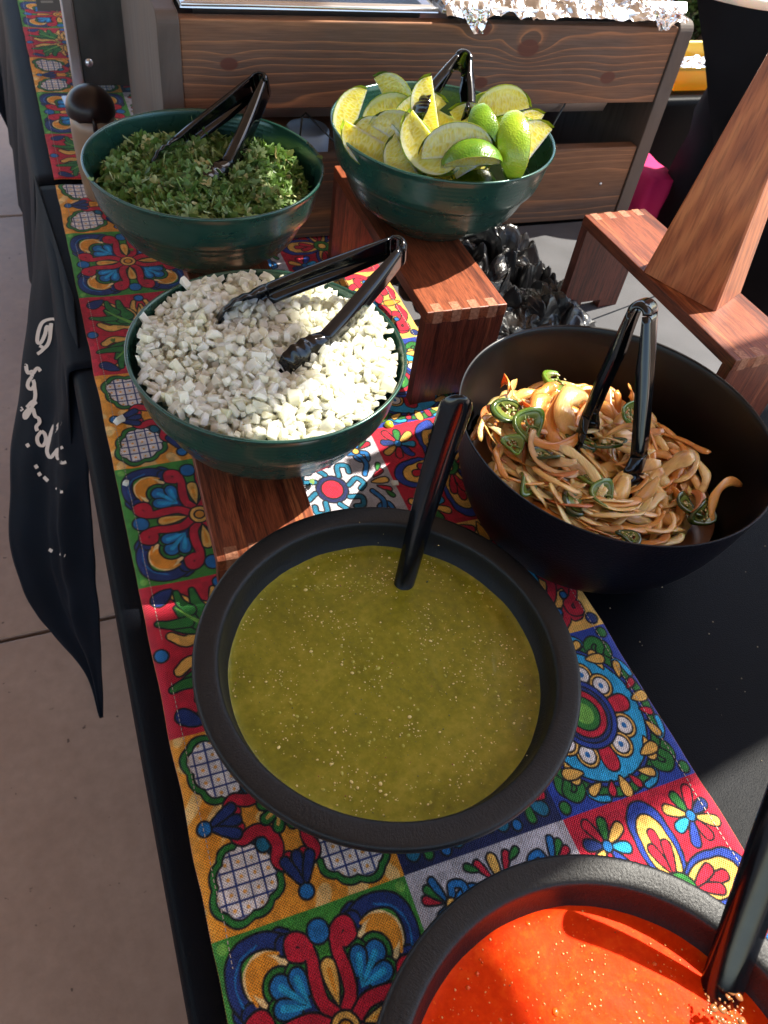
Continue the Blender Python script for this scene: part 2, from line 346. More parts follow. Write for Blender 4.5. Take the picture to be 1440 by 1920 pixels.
def table(name, label, x0, x1, y0, y1, m_, leg_mat):
    t = thing(name, label, 'table', ((x0 + x1) / 2, (y0 + y1) / 2, -T))
    hx, hy = (x1 - x0) / 2, (y1 - y0) / 2
    top = link('tabletop', box_me(-hx + .012, hx - .012, -hy + .012, hy - .012, T - .035, T - .004, .004), leg_mat, t, smooth=False)
    # fitted cloth: top sheet with a rounded edge, then the skirt falling to the floor
    ring = []
    def rr(inset, z, wav=0):
        out = []; c = .02
        for cx, cy, a0 in ((hx - c, hy - c, 0), (-hx + c, hy - c, 90), (-hx + c, -hy + c, 180), (hx - c, -hy + c, 270)):
            for k in range(6):
                a = R(a0 + k * 18); out.append((cx + (c - inset) * math.cos(a), cy + (c - inset) * math.sin(a), z))
        pts = []
        for k in range(len(out)):
            a, b = Vector(out[k]), Vector(out[(k + 1) % len(out)]); nn = max(1, int((b - a).length / .05))
            for q in range(nn):
                p = a.lerp(b, q / nn); d = Vector((p.x / hx, p.y / hy, 0)).normalized()
                s = wav * (noise.noise(Vector((p.x * 7, p.y * 7, 0)))) ; pts.append(p + d * s)
        return pts
    rings = [rr(.014, T), rr(.006, T - .001), rr(.002, T - .005), rr(0, T - .012), rr(0, T - .05, .002), rr(.003, T * .6, .006), rr(.006, T * .3, .010), rr(.004, .004, .014)]
    n = len(rings[0]); vs = []; fs = []
    for r_ in rings: vs += r_[:n] if len(r_) >= n else r_ + [r_[-1]] * (n - len(r_))
    for i in range(len(rings) - 1):
        for k in range(n): fs.append((i * n + k, (i + 1) * n + k, (i + 1) * n + (k + 1) % n, i * n + (k + 1) % n))
    fs.append(tuple(range(n)))
    c = link('table_skirt', pyd(vs, fs), m_, t); 
    for sx in (-1, 1):
        for sy in (-1, 1): link('leg', tube_me([(sx * (hx - .08), sy * (hy - .12), 0), (sx * (hx - .08), sy * (hy - .12), T - .035)], .013, 10), leg_mat, t)
    return t
MAT['dark_metal'] = mat('dark_metal', (.03, .03, .032), .4, metal=.6)
MAT['table_top_m'] = mat('table_board', (.25, .25, .25), .6)
table('serving_table', 'long table in a fitted black cloth carrying the salsa bowls and wooden risers', -.014, .765, -.62, 1.046, MAT['table_cloth'], MAT['dark_metal'])
table('serving_table', 'second black covered table butting onto the far end behind the wooden crate', -.014, .765, 1.049, 2.7, MAT['table_cloth'], MAT['dark_metal'])
table('serving_table', 'separate black covered table standing beyond the person, with the yellow tray on it', 1.0, 2.0, 1.25, 1.475, MAT['table_cloth'], MAT['dark_metal'])
gc = thing('sunlit_cloth', 'added grey sheet imitating the sunlit black tablecloth under the tall risers and bag', 'cloth', (0, 0, 0))  # extra sheet, lighter where sun falls on the black tablecloth
vs = []; fs = []
for j in range(36):
    for i in range(48): x = .10 + .66 * i / 47; y = .47 + .395 * j / 35; vs.append((x, y, .0012 + .0005 * noise.noise(Vector((x * 18, y * 18, 8)))))
for j in range(35):
    for i in range(47): a = j * 48 + i; fs.append((a, a + 1, a + 49, a + 48))
link('flat_cloth', pyd(vs, fs), MAT['sunlit_cloth'], gc)
link('hem', tube_me([(.10, .60, .0016), (.40, .603, .0017), (.76, .70, .0017)], .0008, 6), MAT['velvet'], gc)

# ------------------------------------------------------------------ runner print: painted tile by tile into one image
TS = 300                                   # pixels per tile
def hexc(h): return np.array([int(h[i:i + 2], 16) / 255 for i in (0, 2, 4)])
C = {k: hexc(v) for k, v in dict(red='c21f38', green='3f8f35', dgreen='2c7a33', orange='e59a2e', gold='e9b85a', cream='f0d79a', navy='1f3474', blue='1f72b8', cyan='2aa6dd', white='e6e4e2', grey='b9b8c0',
                                 black='141418', dnavy='1b2350', teal='1c6f8e', royal='2742a0', lgreen='6fb04a').items()}
YY, XX = np.mgrid[0:TS, 0:TS]; XX = (XX + .5) / TS * 2 - 1; YY = (YY + .5) / TS * 2 - 1
OUT = .022
class Tile:
    def __init__(s, bgc): s.a = np.ones((TS, TS, 3)) * C[bgc]
    def put(s, d, c, outline=True, o=OUT):
        e = .008
        if outline:
            k = np.clip((o - d) / e + .5, 0, 1)[..., None]; s.a = s.a * (1 - k) + C['black'] * k
        k = np.clip((-d) / e + .5, 0, 1)[..., None]; s.a = s.a * (1 - k) + C[c] * k
    def stroke(s, pts, w0, c, w1=None, outline=True, syms=None):
        pts = cr(pts)
        n = len(pts); ws = [w0 + (w1 if w1 is not None else w0) * 0 for _ in pts] if w1 is None else [w0 + (w1 - w0) * i / (n - 1) for i in range(n)]
        d = seg_dist(pts, ws)
        for q in (syms or [0]): s.put(SYM[q](d), c, outline)
    def dot(s, x, y, r, c, syms=None, outline=True):
        d = np.hypot(XX - x, YY - y) - r
        for q in (syms or [0]): s.put(SYM[q](d), c, outline)
    def drop(s, x, y, ang, L, wd, c, syms=None, outline=True):   # teardrop: point at (x,y), fat end L away
        pts = [(x + math.cos(ang) * L * t, y + math.sin(ang) * L * t) for t in np.linspace(0, 1, 7)]
        ws = [wd * (.12 + .88 * math.sin(min(1, t * 1.15) * PI / 2)) for t in np.linspace(0, 1, 7)]
        d = seg_dist(pts, ws)
        for q in (syms or [0]): s.put(SYM[q](d), c, outline)
def cr(P, k=7):
    P = [np.array(p, float) for p in P]
    if len(P) < 3: return P
    Q = [2 * P[0] - P[1]] + P + [2 * P[-1] - P[-2]]; out = []
    for i in range(1, len(Q) - 2):
        for t in np.linspace(0, 1, k, endpoint=False):
            a, b, c, d = Q[i - 1:i + 3]
            out.append(.5 * (2 * b + (c - a) * t + (2 * a - 5 * b + 4 * c - d) * t * t + (-a + 3 * b - 3 * c + d) * t ** 3))
    return out + [P[-1]]
def seg_dist(pts, ws):
    D = np.full((TS, TS), 9.)
    for i in range(len(pts) - 1):
        a, b = np.array(pts[i]), np.array(pts[i + 1]); ab = b - a; L = ab @ ab + 1e-9
        t = np.clip(((XX - a[0]) * ab[0] + (YY - a[1]) * ab[1]) / L, 0, 1)
        d = np.hypot(XX - a[0] - t * ab[0], YY - a[1] - t * ab[1]) - (ws[i] + (ws[i + 1] - ws[i]) * t)
        D = np.minimum(D, d)
    return D
SYM = {0: lambda d: d, 1: lambda d: d[:, ::-1], 2: lambda d: d[::-1], 3: lambda d: d[::-1, ::-1], 4: lambda d: d.T, 5: lambda d: d.T[:, ::-1], 6: lambda d: d.T[::-1], 7: lambda d: d.T[::-1, ::-1]}
S4 = [0, 1, 2, 3]; S8 = list(range(8)); A4 = [0, 2, 4, 5]      # A4: things on the +y axis to all four sides
def curl(cx, cy, r, a0, a1, n=6, shrink=.5):
    return [(cx + r * (1 - shrink * i / (n - 1)) * math.cos(a0 + (a1 - a0) * i / (n - 1)), cy + r * (1 - shrink * i / (n - 1)) * math.sin(a0 + (a1 - a0) * i / (n - 1))) for i in range(n)]
def t_green():
    t = Tile('green')
    # gold field in the corners, navy bracket, petals on the diagonal
    t.dot(.52, .52, .30, 'cream', S4, False); t.dot(.60, .60, .17, 'orange', S4, False)
    t.stroke([(.86, .30), (.90, .38), (.84, .44), (.80, .36)] , .035, 'navy', syms=S8)
    t.stroke([(.80, .34), (.88, .52), (.86, .74), (.74, .86), (.52, .88), (.34, .80)], .062, 'navy', syms=S4)
    t.dot(.34, .78, .085, 'navy', S4); t.dot(.78, .34, .085, 'navy', S4)
    for a, L in ((45, .36), (12, .30), (78, .30)):
        t.drop(.22, .22, R(a), L, .155 if a == 45 else .125, 'dgreen', S4)
    for a, L in ((45, .33), (14, .27), (76, .27)):
        t.drop(.24, .24, R(a), L, .095 if a == 45 else .075, 'blue', S4)
    t.dot(.22, .22, .10, 'navy', S4)
    for a, L in ((45, .31), (14, .25), (76, .25)): t.drop(.25, .25, R(a), L, .03, 'cyan', S4, False)
    t.stroke([(.72, .40), (.76, .56), (.70, .70), (.56, .77), (.42, .74)], .014, 'orange', None, False, S4)
    t.stroke([(.84, .42), (.87, .60), (.78, .78), (.60, .86)], .010, 'blue', None, False, S4)
    t.dot(.92, .92, .05, 'lgreen', S4, False)
    t.stroke([(.05, .12), (.14, .26), (.15, .44), (.13, .60), (.17, .76), (.27, .80), (.30, .70), (.22, .66)], .055, 'red', syms=S8)
    t.drop(0, .20, PI / 2, .30, .065, 'gold', A4); t.drop(0, .25, PI / 2, .22, .025, 'orange', A4, False)
    t.dot(0, .80, .10, 'blue', A4); t.dot(0, 0, .13, 'gold'); t.dot(0, 0, .06, 'orange')
    return t.a
def t_yellow():
    t = Tile('orange')
    wv = (np.sin(XX * 9 + 3 * np.sin(YY * 5)) * np.cos(YY * 8 + 2 * np.cos(XX * 6)))
    k = np.clip((wv - .45) * 6, 0, 1)[..., None] * .7; t.a = t.a * (1 - k) + C['cream'] * k
    def fruit(r):
        cx, cy = .52, .54; dx, dy = XX - cx, YY - cy; u = (dx + dy) * .7071; v = (dx - dy) * .7071
        th = np.arctan2(v, u); rad = np.hypot(u, v * 1.08)
        return rad - (r + .085 * np.clip(np.cos(th), 0, 1) ** 5 + .036 * np.abs(np.sin(th * 4.5)))
    for q in S4: t.put(SYM[q](fruit(.36)), 'dgreen')
    d = fruit(.285)
    for q in S4: t.put(SYM[q](d), 'white')
    g = 7.2; lx = np.abs(((XX + .04) * g) % 1 - .5); ly = np.abs(((YY + .04) * g) % 1 - .5)
    for q in S4:
        dd = SYM[q](d); ins = np.clip(-dd / .008, 0, 1)
        l = np.clip((np.maximum(lx, ly) - .43) / .04 + .5, 0, 1) * ins; t.a = t.a * (1 - l[..., None]) + C['navy'] * l[..., None]
        o = np.clip((.13 - np.hypot(lx, ly)) / .06 + .5, 0, 1) * ins * .8; t.a = t.a * (1 - o[..., None]) + C['orange'] * o[..., None]
    for (x, y) in ((.20, .36), (.36, .20), (.30, .30)): t.dot(x, y, .07, 'teal', S4)
    t.stroke([(.08, .50), (.14, .55), (.20, .48), (.16, .34), (.22, .20), (.34, .16), (.48, .20), (.55, .14), (.50, .08)], .055, 'red', syms=S4)
    for a in (PI / 2, PI / 2 - .45, PI / 2 + .45): t.drop(0, .80, a + PI, .30, .045, 'navy', A4)
    t.dot(0, .84, .065, 'blue', A4)
    for a in range(8): t.drop(.02, 0, a * PI / 4 + PI / 8, .20, .05, 'dgreen'); 
    for a in range(8): t.drop(.03, 0, a * PI / 4 + PI / 8, .17, .02, 'gold', None, False)
    t.dot(0, 0, .06, 'gold'); return t.a
def t_redleaf():
    t = Tile('red')
    t.stroke([(.06, .46), (.14, .60), (.10, .80)], .05, 'gold', .03, syms=S4)
    t.stroke([(.10, .08), (.34, .20), (.58, .14), (.74, .24)], .10, 'gold', .05, syms=S4)
    t.stroke([(.20, .30), (.24, .52), (.44, .66), (.62, .84)], .11, 'gold', .05, syms=S4)
    for a, b, w_ in (((.30, .30), (.72, .38), .11), ((.34, .36), (.60, .62), .12), ((.26, .44), (.36, .84), .10), ((.50, .40), (.86, .44), .07), ((.44, .56), (.56, .84), .07)):
        t.stroke([a, ((a[0] + b[0]) / 2 + .03, (a[1] + b[1]) / 2 - .02), b], w_, 'dgreen', .03, syms=S4)
    t.stroke([(.24, .26), (.44, .44), (.60, .62)], .035, 'lgreen', .01, False, S4)
    t.drop(.62, .90, R(-35), .22, .085, 'navy', S4); t.dot(.90, 0, .075, 'blue', [0, 1]); t.dot(0, .88, .07, 'blue', [0, 2])
    t.stroke([(0, .12), (.06, .40), (0, .70)], .05, 'gold', .02, syms=[0, 1, 2, 3])
    for a in range(4): t.drop(0, 0, a * PI / 2 + PI / 4, .24, .08, 'gold'); t.drop(0, 0, a * PI / 2 + PI / 4, .20, .035, 'red')
    t.dot(0, 0, .09, 'blue'); return t.a
def petal(L, wd, pts=3):
    th = np.linspace(0, 1, 14); return [(0, .10 + L * t) for t in th], [wd * (math.sin(min(1, t * 1.35 + .12) * PI * .62)) * (1 if t < .8 else 1 - (t - .8) * 3.6) for t in th]
def burst(t, x, y, syms, sc_=1):
    cols = ['navy', 'red', 'dgreen', 'gold', 'cyan', 'royal', 'red', 'gold']
    for k, c in enumerate(cols):
        a = k * PI / 4 + .3; t.drop(x + .05 * sc_ * math.cos(a), y + .05 * sc_ * math.sin(a), a, .22 * sc_ * (1 if k % 2 else .8), .05 * sc_, c, syms)
    t.dot(x, y, .05 * sc_, 'blue', syms)
def t_redflower():
    t = Tile('red'); burst(t, .62, .62, S4, 1.05)
    for L, wd, c in ((.74, .26, 'royal'), (.64, .185, 'gold')):
        p, ws = petal(L, wd); d = seg_dist(p, ws)
        for q in A4: t.put(SYM[q](d), c)
    for a, L in ((0, .42), (.34, .30), (-.34, .30)): t.drop(0, .16, PI / 2 + a, L, .05, 'red', A4)
    t.dot(0, 0, .17, 'dgreen'); t.dot(0, 0, .08, 'gold'); return t.a
def t_blue():
    t = Tile('royal'); t.dot(0, 0, .80, 'cyan'); 
    for k in range(12):
        a = k * PI / 6; c, s_ = math.cos(a), math.sin(a)
        if k % 3 == 0: t.drop(c * .3, s_ * .3, a, .30, .10, 'red')
        else:
            t.dot(c * .52, s_ * .52, .145, 'gold'); t.dot(c * .52, s_ * .52, .10, 'white')
            t.dot(c * .52, s_ * .52, .035, 'blue', None, False)
    t.dot(0, 0, .42, 'royal'); t.dot(0, 0, .35, 'navy'); t.dot(0, 0, .29, 'red'); t.dot(0, 0, .20, 'dgreen'); t.dot(0, 0, .13, 'lgreen', None, False)
    t.stroke([(.10, .92), (.34, .86), (.56, .72), (.66, .60), (.78, .58), (.84, .70), (.76, .78), (.68, .72)], .045, 'dgreen', syms=S8)
    t.stroke([(.30, .95), (.42, .92), (.50, .84), (.44, .80)], .03, 'cyan', syms=S8)
    t.drop(.62, .46, R(100), .20, .06, 'gold', S8); t.drop(.30, .78, R(20), .16, .045, 'gold', S8); t.drop(0, .78, PI / 2, .16, .06, 'gold', A4); t.drop(.14, .80, R(60), .12, .04, 'red', S8)
    t.dot(.90, .90, .06, 'dgreen', S4); return t.a
def t_gold():
    t = Tile('gold')
    t.dot(0, 0, .46, 'cyan'); t.dot(0, 0, .34, 'white')
    g = 7; l = np.clip((np.maximum(np.abs((XX * g) % 1 - .5), np.abs((YY * g) % 1 - .5)) - .42) / .04 + .5, 0, 1) * (np.hypot(XX, YY) < .33); t.a = t.a * (1 - l[..., None]) + C['royal'] * l[..., None]
    t.stroke([(.08, .52), (.22, .60), (.42, .50), (.56, .34), (.74, .30), (.80, .44), (.70, .50)], .06, 'red', syms=S8)
    t.stroke([(.14, .86), (.34, .90), (.52, .80), (.60, .66), (.72, .66), (.74, .78), (.64, .80)], .05, 'red', syms=S8)
    t.drop(0, .94, -PI / 2, .26, .07, 'orange', A4); t.dot(.88, .88, .07, 'navy', S4); t.dot(.46, .68, .045, 'blue', S8); return t.a
def t_grey():
    t = Tile('grey')
    t.dot(0, 0, .24, 'dnavy'); t.dot(0, 0, .16, 'red')
    for k in range(8):
        a = k * PI / 4; c, s_ = math.cos(a), math.sin(a)
        P = [(c * .28 - s_ * .02, s_ * .28 + c * .02), (c * .44 - s_ * .12, s_ * .44 + c * .12), (c * .52, s_ * .52), (c * .44 + s_ * .08, s_ * .44 - c * .08)]
        t.stroke(P, .032, 'teal')
    t.stroke([(.16, .60), (.36, .70), (.56, .62), (.60, .46), (.74, .42), (.78, .54), (.70, .58)], .03, 'blue', syms=S8)
    for a, c in ((.3, 'red'), (.75, 'dgreen'), (1.2, 'blue')): t.drop(.66, .66, a, .22, .035, c, S4); 
    t.dot(.62, .62, .05, 'gold', S4); t.drop(0, .66, PI / 2, .22, .05, 'gold', A4); t.drop(.09, .72, R(60), .18, .035, 'red', S8); t.drop(.20, .82, R(30), .12, .03, 'dgreen', S8); return t.a
def t_navy():
    t = Tile('dnavy')
    for x, y, a in ((.2, .2, .8), (.6, .2, .4), (.2, .62, 1.2), (.66, .66, .8)):
        t.drop(x, y, a, .24, .07, 'teal', S4); t.drop(x + .05, y + .02, a - .7, .18, .045, 'red', S4); t.drop(x, y + .05, a + .8, .18, .045, 'dgreen', S4); t.drop(x - .03, y - .03, a + 3.1, .15, .045, 'gold', S4)
    t.dot(0, 0, .14, 'cyan'); t.dot(0, 0, .07, 'gold'); t.dot(.9, .45, .05, 'blue', S8); return t.a
TG, TY, TR_, TF, TB, TO, TE, TN = t_green(), t_yellow(), t_redleaf(), t_redflower(), t_blue(), t_gold(), t_grey(), t_navy()
RX0 = .00676; RY = .1290; CW = [.122, .116, .111]; RW = sum(CW); ROW = .132
def runner_image(name, rows):              # rows listed from near (y small) to far
    H = int(len(rows) * TS); Wd = int(RW / ROW * TS); img = np.zeros((H, Wd, 3)); x = 0
    for ci, cw in enumerate(CW):
        n = int(round(cw / RW * Wd)) if ci < 2 else Wd - x
        ix = np.clip((np.arange(n) + .5) / n * TS, 0, TS - 1).astype(int)
        for ri, r_ in enumerate(rows):
            tl = {0: (TG, TY, TR_), 1: (TE, TN, TG), 2: (TF, TB, TO)}[ci][r_ % 3]
            if (ri + ci) % 2: tl = tl[:, ::-1]
            img[ri * TS:(ri + 1) * TS, x:x + n] = tl[:, ix]
        x += n
    # faded, slightly uneven print
    rs = np.random.RandomState(3); low = rs.rand(H // 12 + 2, Wd // 12 + 2); low = np.kron(low, np.ones((12, 12)))[:H, :Wd, None]
    img = img * (.90 + .16 * low)
    lin = np.where(img <= .04045, img / 12.92, ((np.clip(img, 0, 1) + .055) / 1.055) ** 2.4)
    im = bpy.data.images.new(name, Wd, H, float_buffer=True); 
    px = np.ones((H, Wd, 4), np.float32); px[..., :3] = lin; im.pixels.foreach_set(px.ravel()); im.update(); im.pack(); return im
def m_runner(name, img):
    M = mat(name, (.5, .5, .5), .8, spec=.2, sheen=.12); n = NT(M)
    uv = n.n('UVMap'); uv.uv_map = 'UVMap'; tx = n.n('TexImage'); tx.image = img; tx.interpolation = 'Cubic'; n.l(uv.outputs[0], tx.inputs[0])
    v = n.coord(scale=(1, 1, 1)); s = n.sep(v); k = 2 * PI / .0019
    a = n.math('SINE', n.math('MULTIPLY', s[0], k)); b = n.math('SINE', n.math('MULTIPLY', s[1], k))
    wv = n.math('MULTIPLY', a, b); nz = n.noise(v, 700, 2)
    h = n.math('ADD', n.math('MULTIPLY', wv, .5), nz)
    c = n.mix(.62, tx.outputs[0], n.ramp(h, [(.12, (.16, .15, .15)), (.62, (1, 1, 1))]), 'MULTIPLY'); c = n.mix(1., c, (1.32, 1.25, 1.25), 'MULTIPLY')
    n.col(c); n.bump(h, .8, .0009); return M
def runner(name, label, y0, y1, rows, ystart, img):
    t = thing(name, label, 'table runner', (0, 0, 0))
    nx, ny = 40, int((y1 - y0) / .008); vs = []; fs = []; uvs = []
    for j in range(ny + 1):
        for i in range(nx + 1):
            x = RX0 + RW * i / nx; y = y0 + (y1 - y0) * j / ny
            z = .0030 + .0024 * noise.noise(Vector((x * 11, y * 8, 3))) + .0006 * noise.noise(Vector((x * 60, y * 60, 1)))
            g = math.exp(-((x - .33) / .05) ** 2 - ((y - .485) / .05) ** 2); z += g * .012 * max(0, .5 + .5 * math.sin((x * .5 + y) * 330))
            e = min(i, nx - i) / nx; z += .0008 * (e < .03) + .0028 * max(0, noise.noise(Vector((0, y * 17, i // 21 * 5)))) * (e < .06); xe = .0012 * noise.noise(Vector((0, y * 25, i // 30))) if i in (0, nx) else 0
            ye = .003 * noise.noise(Vector((x * 25, j // 20, 5))) if j in (0, ny) else 0
            vs.append((x + xe, y + ye, max(z, .001))); uvs.append(((x - RX0) / RW, (y - ystart) / (len(rows) * ROW)))
    for j in range(ny):
        for i in range(nx): a = j * (nx + 1) + i; fs.append((a, a + 1, a + nx + 2, a + nx + 1))
    me = pyd(vs, fs); ul = me.uv_layers.new(name='UVMap')
    for l in me.loops: ul.data[l.index].uv = uvs[l.vertex_index]
    o = link('printed_cloth', me, m_runner(name + '_print', img), t); solidify(o, .0009, -1)
    # hem stitching, one dashed seam down each side
    sv = []; sf = []
    for xs in (RX0 + .009, RX0 + RW - .009):
        y = y0 + .01
        while y < y1 - .01:
            k = len(sv); z = .0058
            for dy in (0, .0022):
                for dx in (-.0003, .0003): sv.append((xs + dx + .0006 * noise.noise(Vector((0, y * 40, 0))), y + dy, z - .001))
            sf.append((k, k + 1, k + 3, k + 2)); y += .0036
    st = link('stitching', pyd(sv, sf), MAT['thread'], t, smooth=False); st['kind'] = 'stuff'
    md = st.modifiers.new('w', 'SHRINKWRAP'); md.target = o; md.wrap_method = 'PROJECT'; md.use_project_z = True; md.use_negative_direction = True; md.use_positive_direction = True; md.offset = .0003
    return t
MAT['thread'] = mat('pale_thread', (.45, .38, .33), .8)
rowsA = [(k + 1) % 3 for k in range(-5, 8)]    # row k covers RY + k*ROW .. RY + (k+1)*ROW
imgA = runner_image('runner_print', rowsA)
runner('table_runner', 'bright tile-print runner lying under the salsa, onion and cilantro bowls', -.45, 1.040, rowsA, RY - 5 * ROW, imgA)
imgB = runner_image('runner_print_far', [2, 0, 1, 2, 0, 1, 2, 0, 1])
runner('table_runner', 'second tile-print runner on the far table beside the tan pot', 1.056, 2.2, list(range(9)), 1.056, imgB)

# ------------------------------------------------------------------ velvet drape with chalk-white script, hanging off the table edge
def loft(L, Rr, n, ny, dome=None):
    vs = []; fs = []
    for j in range(ny + 1):
        t = j / ny; a = interp(L, t); b = interp(Rr, t)
        for i in range(n + 1):
            s = i / n; p = a.lerp(b, s); d = (b - a).cross(Vector((0, .3, 1))).normalized()
            amp = min(1, t * 4) * min(1, (1 - t) * 3 + .2)
            if dome: p = p + Vector((-1, -.35, .15)).normalized() * dome(s, t) * amp
            vs.append(p)
    for j in range(ny):
        for i in range(n): a = j * (n + 1) + i; fs.append((a, a + 1, a + n + 2, a + n + 1))
    return vs, fs
def interp(P, t):
    x = t * (len(P) - 1); i = min(int(x), len(P) - 2); q = x - i
    a, b = P[max(i - 1, 0)], P[i]; c, d = P[i + 1], P[min(i + 2, len(P) - 1)]
    return .5 * (2 * b + (c - a) * q + (2 * a - 5 * b + 4 * c - d) * q * q + (-a + 3 * b - 3 * c + d) * q ** 3)
dr = thing('velvet_drape', 'black velvet drape hanging off the table edge with looping chalk-white handwriting', 'drape', (0, 0, 0))
Lp = [atz(66, 330, .004), atz(70, 440, -.02), atz(58, 600, -.09), atz(42, 750, -.15), atz(28, 900, -.21), atz(31, 1030, -.28), atz(60, 1120, -.34), atz(105, 1185, -.39), atz(165, 1262, -.45), atz(188, 1345, -.5)]
Rp = [atz(140, 560, .006), atz(146, 640, .004), atz(154, 720, -.02), atz(158, 810, -.07), atz(162, 900, -.13), atz(168, 1000, -.20), atz(174, 1090, -.27), atz(180, 1180, -.34), atz(186, 1260, -.42), atz(192, 1345, -.5)]
fold = lambda s, t: .0065 * math.sin(s * 9 + 2.2 * t) + .0012 * math.sin(s * 23 + 6 * t) + .003 * noise.noise(Vector((s * 6, t * 14, 0)))
vs, fs = loft(Lp, Rp, 40, 80, fold)
dcl = link('hanging_cloth', pyd(vs, fs), MAT['velvet'], dr); solidify(dcl, .0015, 0)
bvh = BVHTree.FromPolygons(vs, fs)
# the part of the same velvet lying on the table top beside the runner
n1 = 30; vs2 = []; fs2 = []
for j in range(n1 + 1):
    y = .675 + (1.046 - .675) * j / n1
    for i, (x, z) in enumerate(((.05, .0012), (.02, .0014), (0, .0016), (-.010, .0012), (-.0165, -.002), (-.019, -.012), (-.024, -.05), (-.032 - .006 * math.sin(j * .9), -.12), (-.04 - .01 * math.sin(j * .9), -.22))):
        vs2.append((x, y + (0 if i < 5 else .01 * math.sin(j * .5)), z + .0005 * noise.noise(Vector((x * 80, y * 80, 0)))))
for j in range(n1):
    for i in range(8): a = j * 9 + i; fs2.append((a, a + 1, a + 10, a + 9))
solidify(link('top_cloth', pyd(vs2, fs2), MAT['velvet'], dr), .001, 1)
MAT['chalk'] = mat('chalk_white_print', (.62, .50, .42), .85)
# script strokes: read off the photograph, laid onto the cloth
STR = [
 [(110, 602), (98, 598), (80, 604), (72, 622), (70, 640), (76, 643), (84, 628), (88, 612), (94, 622), (92, 640), (84, 652), (74, 648)],
 [(96, 606), (92, 640), (80, 656), (70, 664)], [(62, 700), (70, 690), (76, 696)],
 [(38, 670), (38, 684), (42, 692), (48, 684), (50, 694), (54, 700), (60, 696), (60, 706)], [(60, 706), (54, 714), (52, 724), (58, 730), (64, 722), (62, 712)],
 [(64, 722), (66, 744), (58, 768), (48, 784), (46, 776), (56, 764)], [(50, 764), (62, 752), (68, 758)], [(62, 766), (66, 780), (72, 784), (74, 792), (68, 800), (70, 808)],
 [(78, 808), (70, 820), (72, 832), (80, 836), (86, 826), (84, 814), (78, 808)], [(84, 834), (96, 816), (108, 800), (112, 792), (106, 792), (98, 806), (92, 826), (88, 846), (94, 858), (102, 850), (108, 842)],
 [(118, 838), (108, 844), (108, 858), (116, 868), (124, 866)], [(66, 872), (70, 878)], [(72, 886), (76, 892)], [(82, 894), (90, 902)], [(106, 914), (112, 922), (118, 922)],
 [(92, 1030), (98, 1034)], [(112, 1038), (122, 1042)], [(38, 764), (42, 770)], [(50, 832), (54, 838)],
]
rv = []; rf = []
def proj_cloth(p):
    d = ray(*p); h = bvh.ray_cast(CAM, d)
    return None if h[0] is None else h[0] - d * .003
for s_ in STR:
    P = [Vector((q[0], q[1])) for q in [tuple(z) for z in cr(s_, 5)]]
    prev = None
    for i, p in enumerate(P):
        t = (P[min(i + 1, len(P) - 1)] - P[max(i - 1, 0)]).normalized(); nn = Vector((-t.y, t.x)); wd = 2.3 + 1.3 * abs(nn.x)
        a, b = proj_cloth(p + nn * wd), proj_cloth(p - nn * wd)
        if a is None or b is None: prev = None; continue
        k = len(rv); rv += [a, b]
        if prev is not None and (rv[prev] - a).length < .09: rf.append((prev, prev + 1, k + 1, k))
        prev = k
link('script_lettering', pyd(rv, rf), MAT['chalk'], dr)['kind'] = 'stuff'
# far drape: the corner of the second table's cloth
dr2 = thing('velvet_drape', 'plain black drape corner hanging off the far table into the aisle', 'drape', (0, 0, 0))
Lq = [atz(-260, -320, -.02), atz(-190, -200, -.10), atz(-120, -60, -.20), atz(-60, 90, -.28), atz(0, 200, -.34), atz(38, 280, -.40)]
Rq = [atz(14, -260, .003), atz(8, -170, -.03), atz(6, -60, -.12), atz(18, 60, -.22), atz(34, 170, -.30), atz(42, 284, -.40)]
vs, fs = loft(Lq, Rq, 24, 40, lambda s, t: .02 * math.sin(s * 9))
solidify(link('hanging_cloth', pyd(vs, fs), MAT['velvet'], dr2), .0015, 0)
vs2 = []; fs2 = []
for j in range(41):
    y = 1.05 + j * .03
    for i, (x, z) in enumerate(((.03, .0012), (0, .0014), (-.010, .001), (-.018, -.004), (-.024, -.04), (-.034 - .012 * math.sin(j * .7), -.16), (-.05 - .016 * math.sin(j * .7), -.34))): vs2.append((x, y, z))
for j in range(40):
    for i in range(6): a = j * 7 + i; fs2.append((a, a + 1, a + 8, a + 7))
solidify(link('top_cloth', pyd(vs2, fs2), MAT['velvet'], dr2), .001, 1)

# crumbs and lint scattered over the black cloth
rr_ = random.Random(77); vs = []; fs = []
for _ in range(150):
    x, y = rr_.uniform(.37, .75), rr_.uniform(-.1, .47); s_ = rr_.uniform(.0002, .0008); k = len(vs)
    for a, b, c in ((-1, -1, 0), (1, -.6, 0), (.2, 1, 0), (0, 0, 1)): vs.append((x + a * s_, y + b * s_, .0004 + c * s_))
    fs += [(k, k + 1, k + 3), (k + 1, k + 2, k + 3), (k + 2, k, k + 3), (k, k + 2, k + 1)]
tag(link('crumbs', pyd(vs, fs), mat('crumb', (.5, .4, .25), .6), None, (0, 0, T)), 'pale crumbs and lint sprinkled over the bare black tablecloth', 'crumbs', kind='stuff')

